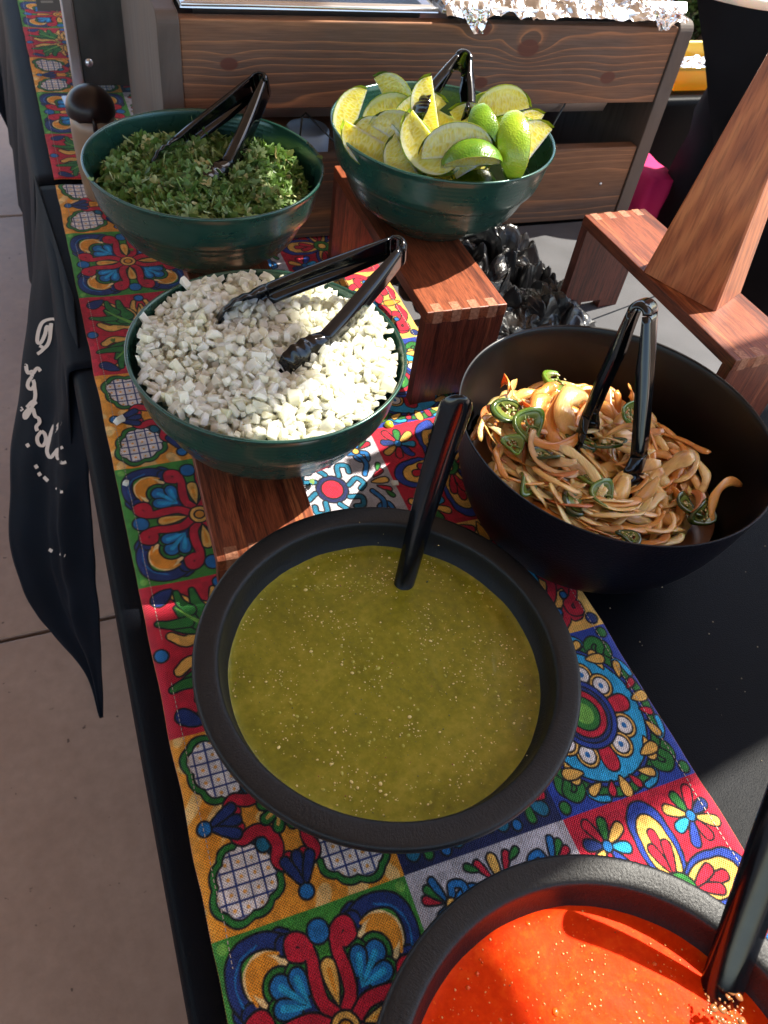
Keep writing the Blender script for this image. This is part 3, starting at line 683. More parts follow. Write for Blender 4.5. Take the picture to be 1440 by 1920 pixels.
# ------------------------------------------------------------------ wooden crate with foil-covered trays
CA = R(-1.2); cr_loc = (.124, .8745, 0)
crate = thing('wooden_crate', 'slatted crate of dark stained pine with knots, holding the foil covered trays', 'crate', cr_loc, rot=(0, 0, CA))
CWD, CDP, CH = .613, .36, .252
box('front_plank', (.022, CWD - .004, .003, .019, .160, CH - .006), MAT['crate'], crate, .0015)
box('front_plank', (.022, CWD - .004, .003, .019, .004, .104), MAT['crate'], crate, .0015)
def endboard(x0, x1, m_):
    # a thick end board with its top front corner rounded off
    prof = [(0, 0), (0, CH - .012)] + [(.012 - .012 * math.cos(a), CH - .012 + .012 * math.sin(a)) for a in np.linspace(.2, PI / 2, 6)] + [(CDP - .01, CH), (CDP, CH - .01), (CDP, 0)]
    n = len(prof); vs = [(x0, y, z) for y, z in prof] + [(x1, y, z) for y, z in prof]
    fs = [tuple(range(n))[::-1], tuple(range(n, 2 * n))] + [(i, (i + 1) % n, n + (i + 1) % n, n + i) for i in range(n)]
    o = link('end_board', pyd(vs, fs), m_, crate, smooth=False); b = o.modifiers.new('b', 'BEVEL'); b.width = .0012; b.segments = 2; return o
endboard(0, .022, MAT['grey_wood']); endboard(CWD - .004, CWD + .016, MAT['grey_wood'])
box('back_plank', (.022, CWD - .004, CDP - .018, CDP - .002, .15, CH - .006), MAT['crate'], crate, .0015)
box('back_plank', (.022, CWD - .004, CDP - .018, CDP - .002, .004, .10), MAT['crate'], crate, .0015)
box('base_board', (.022, CWD - .004, .019, CDP - .018, .004, .012), MAT['crate'], crate, .001)
for x in (.04, .30, .57): link('screw', lathe([(0, .0), (.002, 0), (.0022, .0006), (.001, .001), (0, .001)], 12), MAT['tray'], crate, (x, .0028, .055), (PI / 2, 0, 0))
def C2W(x, y, z):
    c, s = math.cos(CA), math.sin(CA); return (cr_loc[0] + x * c - y * s, cr_loc[1] + x * s + y * c, z)
def crumple(name, nx, ny, fn, m_, parent=None, flat=True, loc=(0, 0, 0), sub=0):
    vs = [fn(i / nx, j / ny) for j in range(ny + 1) for i in range(nx + 1)]
    fs = []
    for j in range(ny):
        for i in range(nx):
            a = j * (nx + 1) + i
            if (i + j) % 2: fs += [(a, a + 1, a + nx + 2), (a, a + nx + 2, a + nx + 1)]
            else: fs += [(a, a + 1, a + nx + 1), (a + 1, a + nx + 2, a + nx + 1)]
    o = link(name, pyd(vs, fs), m_, parent, loc, smooth=not flat); return o
def cell(v, s, seed):                         # faceted crumple noise
    p = Vector((v[0] * s + seed, v[1] * s, v[2] * s if len(v) > 2 else 0))
    d, pts = noise.voronoi(p); return d[1] - d[0]
for k, (xa, xb) in enumerate(((.026, .296), (.302, .603))):
    tr = thing('foil_tray', ('aluminium tray with a bare bright rim, over the knot-free end of the crate', 'aluminium tray under bunched shiny foil, over the knotted end of the crate')[k], 'food tray', C2W((xa + xb) / 2, CDP / 2, .13), 'aluminium trays dropped into the crate', (0, 0, CA))
    hx, hy = (xb - xa) / 2, CDP / 2 - .012
    z0, z1 = 0, .134
    rect = lambda a, b, z: [(-a, -b, z), (a, -b, z), (a, b, z), (-a, b, z)]
    vs = rect(hx - .03, hy - .04, 0) + rect(hx - .012, hy - .010, .126) + rect(hx - .006, hy - .004, .129) + rect(hx, hy + .002, .127) + rect(hx + .001, hy + .003, .1235)
    fs = [(0, 1, 2, 3)]
    for q in range(4):
        for i in range(4): fs.append((q * 4 + i, q * 4 + (i + 1) % 4, q * 4 + 4 + (i + 1) % 4, q * 4 + 4 + i))
    o = link('pan', pyd(vs, fs), MAT['tray'], tr, smooth=False); solidify(o, .0006, 0)
    # crinkled lip
    lip = tube_me([(-hx, -hy - .003, .127), (-hx * .5, -hy - .0035, .1275), (0, -hy - .003, .127), (hx * .5, -hy - .0035, .1268), (hx, -hy - .003, .127)], .0022, 8); link('rolled_rim', lip, MAT['tray'], tr)
def foil_fn(u, v):
    x = -.150 + .31 * u; y = -.176 + .34 * v
    h = .5 * cell((x, y), 26, 2) + .45 * cell((x, y), 60, 5) + .25 * noise.noise(Vector((x * 40, y * 40, 1)))
    z = -.009 + .030 * h * min(1, .5 + 3 * v) + .012 * min(1, v * 6)
    y += -.004 + .010 * noise.noise(Vector((x * 30, 0, 7))) * (v < .1); x += .006 * noise.noise(Vector((y * 60, x * 60, 3)))
    return (x, y - .006, z)
fo = thing('foil_sheet', 'crumpled aluminium foil bunched over the tray on the knotted end of the crate', 'foil', C2W(.452, CDP / 2, .262), rot=(0, 0, CA))
solidify(crumple('foil', 110, 100, foil_fn, MAT['foil'], fo), .0003, 0)
def foil2(u, v):
    x = -.135 + .27 * u; y = -.100 + .27 * v
    h = .5 * cell((x, y), 24, 12) + .4 * cell((x, y), 60, 15)
    return (x, y, max(.004 + .022 * h, .001))
fo2 = thing('foil_sheet', 'flatter sheet of aluminium foil over the tray nearer the tan pot', 'foil', C2W(.161, CDP / 2, .262), rot=(0, 0, CA))
solidify(crumple('foil', 80, 70, foil2, MAT['foil'], fo2), .0003, 0)
def tab_fn(w0, L, seed, lean):
    def f(u, v):
        w_ = w0 * (1 - .75 * v) ; x = (u - .5) * w_ + lean * v * L; d = cell((x, v * L, 0), 90, seed) * .008
        return (x, -.012 * math.sin(min(1, v * 3) * PI / 2) - d * (v > .1), .010 - v * L)
    return f
solidify(crumple('foil_flap', 16, 22, tab_fn(.045, .032, 3, .4), MAT['foil'], fo, loc=(-.125, -.176, 0)), .0003, 0)
solidify(crumple('foil_flap', 18, 22, tab_fn(.055, .026, 8, -.1), MAT['foil'], fo, loc=(.128, -.176, 0)), .0003, 0)

# can with printed lines and a bent wire inside the crate
MAT['label'] = mat('white_label', (.50, .58, .72), .45); MAT['ink'] = mat('label_ink', (.05, .09, .18), .5)
can = thing('white_can', 'white can printed with blue ingredient lines, half hidden inside the crate', 'can', (.300, .935, .014))
link('body', lathe([(0, 0), (.024, 0), (.0262, .002), (.0262, .096), (.024, .099), (.0235, .097), (0, .097)], 64), MAT['label'], can)
lv = []; lf = []
for q in range(11):
    z = .016 + q * .0052; a0 = R(-125 + (q % 3)); a1 = R(-78 - 6 * ((q * 7) % 4))
    for k in range(13):
        a = a0 + (a1 - a0) * k / 12
        for dz in (0, .0016): lv.append((.0265 * math.cos(a), .0265 * math.sin(a), z + dz))
        if k: b = len(lv) - 4; lf.append((b, b + 2, b + 3, b + 1))
link('label_lines', pyd(lv, lf), MAT['ink'], can)
wi = thing('wire_stand', 'thin bent wire stand leaning inside the crate in front of the white can', 'wire stand', C2W(.19, .03, .105))
link('wire', tube_me([(-.035, 0, .0), (-.032, .002, .034), (-.028, .003, .038), (.010, 0, .003), (.035, 0, .002)], .0011, 8), MAT['steel'], wi)
wi = thing('wire_stand', 'thin straight wire leaning in the dark gap at the lime end of the crate', 'wire stand', C2W(.50, .04, .012))
link('wire', tube_me([(-.02, .02, 0), (-.010, 0, .09), (.02, .01, .150)], .0012, 8), MAT['steel'], wi); link('wire_ball', lathe([(0, -.004), (.003, -.003), (.0042, 0), (.003, .003), (0, .004)], 16), MAT['gloss'], wi, (-.010, 0, .088))

# metal warmer, tan pot, card and metal strip behind the cilantro
wm = thing('food_warmer', 'dull steel food warmer standing beside the grey end of the crate', 'food warmer', (.105, 1.30, 0))
box('steel_panel', (-.030, .10, 0, .26, .02, .32), MAT['steel'], wm, .002)
box('corner_post', (-.046, -.031, -.006, .012, 0, .34), MAT['tray'], wm, .002)
for x, z in ((-.020, .052),): link('bolt', lathe([(0, .003), (.004, .003), (.0058, 0)], 20), MAT['tray'], wm, (x, -.0005, z), (PI / 2, 0, 0))
MAT['tan'] = mat('tan_glaze', (.25, .15, .09), .35, coat=.3); MAT['choc'] = mat('dark_brown_glaze', (.012, .005, .005), .33, coat=.12, coatr=.08, spec=.25)
pot = thing('tan_pot', 'tan pot with a glossy dark brown domed top and one drip running down', 'pot', (.0605, 1.008, 0)); pot.scale = (.82, .82, .98)
link('body', lathe([(0, 0), (.022, 0), (.026, .01), (.030, .05), (.031, .09), (.029, .112), (0, .113)], 48), MAT['tan'], pot)
dm = []
for i in range(13):
    a = i / 12 * PI / 2; dm.append((.0325 * math.cos(a) + .001, .112 + .026 * math.sin(a)))
me = lathe([(.029, .108), (.0325, .109)] + dm[:-1] + [(0, .138)], 64)
for v in me.vertices:
    a = math.atan2(v.co.y, v.co.x)
    if v.co.z < .113: v.co.z -= .006 * max(0, noise.noise(Vector((math.cos(a) * 2, math.sin(a) * 2, 4)))) + .003
link('glossy_top', me, MAT['choc'], pot)
link('drip', tube_me([(0, -.0318, .112), (.0005, -.0325, .104), (.0006, -.0322, .097), (.0006, -.0318, .094)], [.003, .003, .0034, .001], 10), MAT['choc'], pot)
st = thing('metal_strip', 'pale blue-white ruler-like metal strip lying on the far runner beside the warmer', 'metal strip', (.058, 1.225, .004), rot=(0, 0, R(4)))
MAT['pale_metal'] = mat('pale_metal', (.55, .66, .80), .3, metal=.2)
for k in range(2): box('flat_bar', (-.013 + k * .0135, -.001 + k * .0135, -.09, .075, 0, .004 + .003 * k), MAT['pale_metal'], st, .0008)
for k in range(4): box('mark', (.004, .009, -.06 + k * .03, -.052 + k * .03, .0071, .0074), MAT['ink'], st, 0)
cdn = thing('place_card', 'small dark grey card of pale printed lines propped on the far runner', 'card', (.062, 1.66, .004), rot=(R(-20), 0, R(3)))
box('card', (-.026, .026, -.001, .001, 0, .07), mat('grey_card', (.10, .095, .085), .5), cdn, .0004)
for k in range(5): box('printed_line', (-.018, -.018 + (.02, .012, .03, .02, .026)[k], -.0014, -.0011, .012 + k * .011, .015 + k * .011), mat('card_ink', (.30, .28, .24), .6), cdn, 0)

# ------------------------------------------------------------------ wooden risers (table-like, open ended)
def riser(label, loc, L, Wd, H, yaw, group=None):
    t = thing('wooden_riser', label, 'riser', loc, 'red wood display risers', (0, 0, yaw)); th = .0125
    box('top_board', (-Wd / 2, Wd / 2, -L / 2, L / 2, H - th, H), MAT['riser'], t, .0009)
    for s in (-1, 1):
        y0, y1 = (-L / 2 + .0006, -L / 2 + th) if s < 0 else (L / 2 - th, L / 2 - .0006)
        if H < .06: box('leg', (-Wd / 2 + .0003, Wd / 2 - .0003, y0, y1, 0, H - th), MAT['riser_leg_shaded'], t, .0006)
        else:
            # leg with a small cut-out in its foot
            nt = .014; hh = .012; prof = [(-Wd / 2 + .0003, 0), (-nt, 0), (-nt, hh), (nt, hh), (nt, 0), (Wd / 2 - .0003, 0), (Wd / 2 - .0003, H - th), (-Wd / 2 + .0003, H - th)]
            n = 8; vs = [(x, y0, z) for x, z in prof] + [(x, y1, z) for x, z in prof]
            fs = [(0, 1, 2, 7), (2, 3, 6, 7), (3, 4, 5, 6), (15, 10, 9, 8), (15, 14, 11, 10), (14, 13, 12, 11)] + [(i, n + i, n + (i + 1) % n, (i + 1) % n) for i in range(n)]
            me = pyd(vs, fs); bm = bmesh.new(); bm.from_mesh(me); bmesh.ops.recalc_face_normals(bm, faces=bm.faces); bm.to_mesh(me); bm.free()
            link('leg', me, MAT['riser_leg_shaded'], t, smooth=False)
        for k in range(4):
            x = -Wd / 2 + Wd * (k + .62) / 4.4
            ya, yb = (-L / 2 - .0002, -L / 2 + th) if s < 0 else (L / 2 - th, L / 2 + .0002)
            box('finger_joint', (x - .0048, x + .0048, ya, yb, H - th - .0005, H + .0003), MAT['finger'], t, .0003)
    return t
riser('tall red wood riser under the lime bowl, its sunlit end facing the salsa', (.3402, .691, .0), .284, .082, .1145, R(-.5))
riser('tall red wood riser with the tapered tower standing on it, next to the fried onions', (.586, .5535, 0), .262, .082, .120, R(2.2))
riser('low red wood riser under the bowl of diced white onion', (.1125, .500, .004), .256, .083, .038, R(-2.5))
riser('middle height riser hidden under the cilantro bowl', (.1500, .748, .004), .22, .083, .078, R(0))

# tapered tower
ob = thing('tapered_tower', 'tall tapering mahogany tower standing skewed across a wooden riser', 'wooden tower', (.5862, .5424, .1205))
c0 = [Vector((-.0085, -.0506, 0)), Vector((-.0434, .0256, 0)), Vector((.0085, .0506, 0)), Vector((.0434, -.0256, 0))]
AP = .385; HT = .34; vs = []; lev = 8
for i in range(lev + 1):
    k = 1 - (HT * i / lev) / AP
    for q in range(4):                       # each corner carries a narrow chamfer
        p, a, b = c0[q], c0[(q - 1) % 4], c0[(q + 1) % 4]
        for o_ in (a, b): d = (o_ - p).normalized() * .0022; vs.append(((p.x + d.x) * k, (p.y + d.y) * k, HT * i / lev))
fs = [tuple(range(8))[::-1], tuple(lev * 8 + i for i in range(8))]
for i in range(lev):
    for q in range(8): fs.append((i * 8 + q, i * 8 + (q + 1) % 8, (i + 1) * 8 + (q + 1) % 8, (i + 1) * 8 + q))
me = pyd(vs, fs); bm = bmesh.new(); bm.from_mesh(me); bmesh.ops.recalc_face_normals(bm, faces=bm.faces); bm.to_mesh(me); bm.free()
link('shaft', me, MAT['obelisk'], ob, smooth=False)
box('cap', (-.010, .010, -.010, .010, HT, HT + .006), MAT['obelisk'], ob, .001)

# crumpled black plastic between the risers
def bag_fn(u, v):
    x = (u - .5) * .19; y = (v - .5) * .20
    e = max(0, 1 - (2 * abs(u - .5)) ** 3) * max(0, 1 - (2 * abs(v - .5)) ** 3)
    q = Vector((x * 22, y * 22, 0)); w1 = noise.noise_vector(q) ; w2 = noise.noise_vector(q * 2.6 + Vector((5, 1, 2)))
    z = e * (.020 + .060 * abs(w1.z) + .045 * cell((x, y), 26, 4) + .030 * cell((x, y), 62, 9) + .016 * abs(w2.z)) 
    return (x + w1.x * .034 * e + w2.x * .012, y + w1.y * .034 * e + w2.y * .012, max(.0022, z))
bagt = thing('plastic_bag', 'crumpled shiny black plastic bag stuffed between the two tall risers', 'plastic bag', (.468, .715, 0), rot=(0, 0, R(8)))
o = crumple('crumpled_film', 130, 130, bag_fn, MAT['bag'], bagt, flat=True); solidify(o, .0005, 0)

# ------------------------------------------------------------------ bowls
def green_bowl(label, c, rimz, base):
    H = rimz - base; r = .1100; t = thing('green_bowl', label, 'bowl', (c[0], c[1], base), 'dark green mixing bowls')
    prof = [(0, .0015), (.040, .0015), (.045, 0), (.049, .0008), (.052, .006), (.066, .014), (.0775, .0235), (.0795, .0265), (.0838, .0278), (.0905, .041), (.0945, .0510), (.0962, .0552), (.1016, .0572), (.1045, .072), (.1072, H - .006), (.1085, H - .003), (.1100, H - .001), (.1098, H + .0008), (.1085, H + .0012), (.1068, H + .0004), (.1058, H - .003), (.1025, .070), (.098, .056), (.089, .040), (.076, .026), (.055, .010), (.03, .005), (0, .005)]
    b = link('body', lathe(prof, 128), MAT['green'], t); subsurf(b, 1)
    return t
LIME = (.364, .708); CIL = (.139, .735); ON = (.138, .501)
green_bowl('dark green bowl of chopped cilantro standing against the crate', CIL, .175, .0825)
green_bowl('dark green bowl heaped with lime wedges on the tall riser', LIME, .208, .1150)
green_bowl('dark green bowl filled to the rim with diced white onion', ON, .136, .0425)
def black_bowl(label, c, liquid, fill_label, m_, name, Ro=.1295):
    t = thing('black_bowl', label, 'bowl', (c[0], c[1], .0045), 'wide-rimmed black salsa bowls'); z = .070
    prof = [(0, .002), (.060, .002), (.066, 0), (.074, .001), (.095, .012), (.112, .030), (.121, .044), (.1235, .050), (.1235, .054), (.1262, .0565), (.1285, .061), (Ro, z - .004), (Ro - .0008, z - .0012), (Ro - .0022, z - .0002), (Ro - .0042, z), (Ro - .014, z - .0006), (Ro - .0162, z - .0012), (Ro - .0172, z - .0028), (Ro - .0178, z - .005), (Ro - .0186, z - .014), (Ro - .023, .046), (.095, .028), (.07, .012), (0, .008)]
    b = link('body', lathe(prof, 160), MAT['black_bowl'], t); subsurf(b, 1)
    sal = thing(name, fill_label, 'salsa', (c[0], c[1], .0045 + .0465))
    rings = []; n = 120; RR = Ro - .0215
    vs = [(0, 0, 0)]; fs = []
    for i in range(1, 61):
        r = RR * i / 60; edge = max(0, (i - 56) / 4)
        for k in range(n):
            a = 2 * PI * k / n; x, y = r * math.cos(a), r * math.sin(a)
            vs.append((x, y, .0006 * noise.noise(Vector((x * 45, y * 45, c[0] * 9))) + .00025 * noise.noise(Vector((x * 220, y * 220, 1))) + .0015 * edge ** 2))
    for k in range(n): fs.append((0, 1 + k, 1 + (k + 1) % n))
    for i in range(59):
        for k in range(n): a, b_ = 1 + i * n + k, 1 + i * n + (k + 1) % n; fs.append((a, a + n, b_ + n, b_))
    link('liquid', pyd(vs, fs), m_, sal); return t, sal
VERDE = (.1545, .2475); ROJA = (.1725, -.031)
b1, s1 = black_bowl('wide-rimmed black bowl full of olive green salsa', VERDE, 0, 'olive green tomatillo salsa flecked with pale seeds', MAT['verde'], 'green_salsa')
b2, s2 = black_bowl('wide-rimmed black bowl of bright red salsa lit by the sun', ROJA, 0, 'bright orange red salsa speckled with seeds', MAT['roja'], 'red_salsa')
def specks(parent, name, n, R_, r0, r1, m_, seed, zz=.0004):
    rr = random.Random(seed); vs = []; fs = []
    ico = [(0, 0, 1), (.89, 0, .2), (.28, .85, .2), (-.72, .53, .2), (-.72, -.53, .2), (.28, -.85, .2), (0, 0, -.6)]
    F = [(0, 1, 2), (0, 2, 3), (0, 3, 4), (0, 4, 5), (0, 5, 1), (6, 2, 1), (6, 3, 2), (6, 4, 3), (6, 5, 4), (6, 1, 5)]
    for _ in range(n):
        for __ in range(6):
            a = rr.uniform(0, 2 * PI); r = R_ * math.sqrt(rr.random())
            if noise.noise(Vector((r * math.cos(a) * 32 + seed, r * math.sin(a) * 32, 0))) > rr.uniform(-.35, .45): break
        s = (r0 + (r1 - r0) * rr.random() ** 2.2) * (1.8 if rr.random() < .05 else 1); e = rr.uniform(.6, 1.5); q = rr.uniform(0, PI); k = len(vs)
        for x, y, z in ico:
            X, Y = x * s * e, y * s; vs.append((r * math.cos(a) + X * math.cos(q) - Y * math.sin(q), r * math.sin(a) + X * math.sin(q) + Y * math.cos(q), zz + z * s * .45))
        fs += [tuple(k + i for i in f) for f in F]
    o = link(name, pyd(vs, fs), m_, parent); o['kind'] = 'stuff'; subsurf(o, 1); return o
specks(s1, 'seeds', 1000, .106, .0004, .0013, MAT['seed_v'], 1); specks(s1, 'chilli_flecks', 40, .104, .0004, .0009, MAT['fleck_r'], 2); specks(s1, 'pulp_bits', 420, .106, .0008, .0024, MAT['pulp_v'], 12, -.0003); specks(s1, 'herb_flecks', 160, .104, .0004, .0009, MAT['fleck_g'], 3)
specks(s2, 'seeds', 700, .105, .0004, .0011, MAT['seed_r'], 4); specks(s2, 'pulp_bits', 420, .106, .0008, .0024, MAT['pulp_r'], 15, -.0003); specks(s2, 'herb_flecks', 30, .104, .0005, .0010, MAT['fleck_g'], 5)
for b_, z0, mm in ((s1, .0016, MAT['seed_v']), (s2, .0016, MAT['roja'])):       # tide line where the salsa meets the wall
    vs = []; fs = []; n = 220
    for k in range(n):
        a = 2 * PI * k / n; w_ = .0012 + .0022 * abs(noise.noise(Vector((math.cos(a) * 9, math.sin(a) * 9, z0 * 900)))); r_ = .1083
        vs += [(r_ * math.cos(a), r_ * math.sin(a), z0 - .001), ((r_ + .0006 + w_ * .12) * math.cos(a), (r_ + .0006 + w_ * .12) * math.sin(a), z0 + w_)]
    for k in range(n): q = 2 * k; p = 2 * ((k + 1) % n); fs.append((q, p, p + 1, q + 1))
    o = link('tide_line', pyd(vs, fs), mm, b_); solidify(o, .0004, 0)
# dried drips on the rim of the green salsa bowl
specks(b1, 'splashes', 14, .115, .0005, .001, MAT['seed_v'], 8, .0695)

FAJ = (.392, .372); FZ = .120
fb = thing('deep_black_bowl', 'deep thin-lipped black bowl with pebbled sides full of fried onions', 'bowl', (FAJ[0], FAJ[1], .0008))
prof = [(0, .003), (.060, .002), (.072, 0), (.080, .002), (.097, .016), (.110, .036), (.119, .060), (.1255, .088), (.1295, FZ - .003), (.1305, FZ - .0012), (.1300, FZ)]
o = link('outer_wall', lathe(prof, 160), MAT['leather_bowl'], fb); subsurf(o, 1)
prof = [(.1300, FZ), (.1285, FZ - .0002), (.1275, FZ - .002), (.1235, .088), (.1165, .060), (.107, .038), (.092, .018), (.06, .006), (0, .006)]
o = link('inner_lining', lathe(prof, 160), MAT['satin_inside'], fb); subsurf(o, 1)

# ------------------------------------------------------------------ ladles
def ladle(label, P0, P1, w0, w1, bow, bowlr, face):
    P0, P1 = Vector(P0), Vector(P1); ax = (P1 - P0).normalized(); t = thing('ladle', label, 'ladle', P0)
    n = Vector(face); n = (n - ax * n.dot(ax)).normalized(); s = ax.cross(n); L = (P1 - P0).length; N = 26; vs = []; fs = []; K = 9
    for i in range(N + 1):
        q = i / N; w_ = (w0 + (w1 - w0) * min(1, q * 1.1)) * (1 if q < .93 else math.sqrt(max(.02, 1 - ((q - .93) / .07) ** 2 * .9))); c = ax * L * q + n * bow * math.sin(q * PI) 
        for k in range(K):
            u = k / (K - 1) * 2 - 1; vs.append(c + s * u * w_ / 2 - n * (w_ * .34) * abs(u) ** 3)
    for i in range(N):
        for k in range(K - 1): a = i * K + k; fs.append((a, a + 1, a + K + 1, a + K))
    h = link('handle', pyd(vs, fs), MAT['gloss'], t); solidify(h, .0022, -1); subsurf(h, 1)
    pr = [(0, -bowlr * .75), (bowlr * .6, -bowlr * .62), (bowlr * .92, -bowlr * .3), (bowlr, 0)]
    cb = link('scoop', lathe(pr, 40), MAT['gloss'], t, (0, 0, -.012) if bowlr < .02 else (0, 0, -.006)); solidify(cb, .0015, -1)
    return t
v0 = atz(755, 1118, .046); v1 = atz(868, 742, .200)
ladle('glossy black ladle standing in the green salsa', v0, v1, .0165, .0250, -.006, .016, (CAM - v1).normalized() + CR * .25)
r0 = atz(1345, 1895, .050); r1 = atz(1535, 1395, .188)
lr = ladle('black ladle in the red salsa with wet seedy bits clinging to it', r0, r1, .0235, .0275, -.003, .016, (CAM - r1).normalized() + CR * .25)
specks(lr, 'clinging_bits', 70, .0115, .0012, .0028, mat('wet_salsa_bits', (.26, .10, .03), .15), 9, .010)

# ------------------------------------------------------------------ tongs
def tongs(label, A, T1, T2, bowk=.05):
    A, T1, T2 = Vector(A), Vector(T1), Vector(T2); t = thing('tongs', label, 'tongs', A, 'black plastic serving tongs')
    d1, d2 = T1 - A, T2 - A; e1 = (d1.normalized() + d2.normalized()).normalized(); n = d1.cross(d2).normalized(); e2 = n.cross(e1).normalized()
    if e2.dot(d1) < 0: e2 = -e2
    P1 = Vector((d1.dot(e1), d1.dot(e2))); P2 = Vector((d2.dot(e1), d2.dot(e2))); r = .0085
    def bez(a, b, c, k): return a * (1 - k) ** 2 + b * 2 * k * (1 - k) + c * k * k
    def arm(P, sg):
        S = Vector((r, sg * r)); M = (S + P) / 2; nrm = Vector((-(P - S).y, (P - S).x)).normalized(); nrm = nrm if nrm.y * sg > 0 else -nrm
        return [bez(S, M + nrm * bowk * (P - S).length, P, k / 30) for k in range(31)]
    a1 = arm(P1, 1); a2 = arm(P2, -1)
    arc = [Vector((r - r * math.cos(a), r * math.sin(a))) for a in np.linspace(-PI / 2, PI / 2, 11)]
    def sheet(pts, inw, ws, ds, ps):
        vs = []; fs = []; K = 13
        for i, p in enumerate(pts):
            m_ = inw[i]; 
            for k in range(K):
                u = k / (K - 1) * 2 - 1; q = p + m_ * ds[i] * abs(u) ** ps[i]
                vs.append(e1 * q.x + e2 * q.y + n * (u * ws[i] / 2))
        for i in range(len(pts) - 1):
            for k in range(K - 1): a = i * K + k; fs.append((a, a + 1, a + K + 1, a + K))
        return pyd(vs, fs)
    def inward(pts, sg):
        out = []
        for i in range(len(pts)):
            d = (pts[min(i + 1, len(pts) - 1)] - pts[max(i - 1, 0)]).normalized(); q = Vector((-d.y, d.x)); out.append(q if q.y * sg < 0 else -q)
        return out
    for pts, sg in ((a1, 1), (a2, -1)):
        inw = inward(pts, sg); C1 = 21
        ws = [.0250 - .0055 * min(1, i / 20) for i in range(31)]; ds = [.004 + .0045 * min(1, i / 8) for i in range(31)]; ps = [7] * 31
        o = link('arm', sheet(pts[:C1 + 1], inw, ws, ds, ps), MAT['gloss'], t); solidify(o, .0016, 0)
        sp = pts[C1:]; si = inw[C1:]; nn = len(sp); fine = 3; SP = []; SI = []; SW = []; SD = []; SPW = []
        for j in range((nn - 1) * fine + 1):
            f = j / fine; i0 = min(int(f), nn - 2); q = f - i0; SP.append(sp[i0].lerp(sp[i0 + 1], q)); SI.append(si[i0].lerp(si[i0 + 1], q)); k = j / ((nn - 1) * fine)
            body = .0195 + .0175 * math.sin(min(1, k * 1.5) * PI / 2); tip = math.sqrt(max(.03, 1 - max(0, (k - .62) / .38) ** 2)); scal = 1 + .055 * math.cos(k * 30) * (k > .2)
            SW.append(body * tip * scal); SD.append(.0085 + .004 * math.sin(k * PI)); SPW.append(7 - 4.6 * min(1, k * 4))
        # scoop curls inward at its tip
        for j in range(len(SP)): k = j / (len(SP) - 1); SP[j] = SP[j] + SI[j] * .006 * max(0, k - .55) / .45
        o = link('scoop', sheet(SP, SI, SW, SD, SPW), MAT['gloss'], t); solidify(o, .0016, 0)
    inw = [(Vector((r, 0)) - p).normalized() for p in arc]
    o = link('hinge', sheet(arc, inw, [.0250] * 11, [.004] * 11, [7] * 11), MAT['gloss'], t); solidify(o, .0018, 0)
    return t
tongs('black tongs leaning out of the cilantro bowl towards the crate', atz(497, 152, .205), atz(268, 322, .150), atz(398, 384, .146))
tongs('black tongs lying over the diced onion, hinge beyond the rim', atz(757, 462, .183), atz(398, 588, .142), atz(546, 716, .128))
tongs('small black tongs on top of the lime wedges, scoops pointing down', atz(868, 108, .262), atz(762, 222, .228), atz(888, 240, .224))
tongs('black tongs standing upright in the fried onion strips', atz(1210, 563, .212), atz(1068, 850, .074), atz(1196, 955, .062), .03)

# ------------------------------------------------------------------ food
# chopped cilantro: thousands of leaf scraps
def leaf_pts(r_, kind):
    lob = (3, 5, 3, 4)[kind % 4]; P = [(0, 0)]
    n = lob * 4 + 1
    for i in range(n):
        a = R(-105 + 210 * i / (n - 1)); rr = .0042 * (.72 + .38 * abs(math.sin(i / (n - 1) * PI * lob))) * r_
        P.append((rr * math.sin(a), rr * math.cos(a) + .0015))
    return P
rr_ = random.Random(11); vs = []; fs = []
def cil_z(x, y): return .1545 + .010 * noise.noise(Vector((x * 22, y * 22, 2))) + .007 * (1 - (x * x + y * y) / .01) - .05 * 0
for q in range(5200):
    a = rr_.uniform(0, 2 * PI); lay = rr_.random() ** 2.2; r = (.0985 - .010 * lay) * math.sqrt(rr_.random()); x, y = r * math.cos(a), r * math.sin(a)
    z = cil_z(x, y) - lay * .016 + rr_.uniform(0, .004)
    P = leaf_pts(rr_.uniform(.8, 1.9), q) if rr_.random() > .10 else [(0, 0), (-.0006, 0), (-.0005, .014), (.0005, .015), (.0006, 0)]
    tlt = .75 if r < .090 else .35
    half = rr_.random() < .35
    M_ = Euler((rr_.gauss(0, tlt), rr_.gauss(0, tlt), rr_.uniform(0, 2 * PI) if r < .09 else math.atan2(y, x) + PI / 2 + rr_.gauss(0, .5))).to_matrix(); k = len(vs); cv = rr_.uniform(-110, 110); cv2 = rr_.uniform(-90, 90)
    if half: P = [P[0]] + [p for p in P[1:] if p[0] >= -.0004]
    if len(P) < 4: continue
    for px_, py_ in P:
        v = M_ @ Vector((px_, py_, cv * px_ * px_ + cv2 * (py_ - .003) ** 2)); vs.append((x + v.x, y + v.y, z + v.z))
    for i in range(1, len(P) - 1): fs.append((k, k + i, k + i + 1))
ci = link('chopped_cilantro', pyd(vs, fs), MAT['leaf'], None, (CIL[0], CIL[1], T), smooth=False)
tag(ci, 'loose heap of chopped green cilantro leaves filling the bowl by the crate', 'herbs', kind='stuff')
# stray bits on the rim
def stray(x, y, z, s, label):
    P = leaf_pts(s, 1); o = link('cilantro_scrap', pyd([(a * 1.1, b, 40 * a * a) for a, b in P], [(0, i, i + 1) for i in range(1, len(P) - 1)]), MAT['leaf'], None, (x, y, z + T), (.3, .2, 1.2), smooth=False)
    tag(o, label, 'herb scrap')
stray(CIL[0] + .1085, CIL[1] - .015, .1775, 1.3, 'single cilantro scrap stuck on the rim on the lime bowl side')
stray(CIL[0] - .103, CIL[1] - .032, .1765, 1.0, 'tiny cilantro scrap on the rim above the table runner edge')

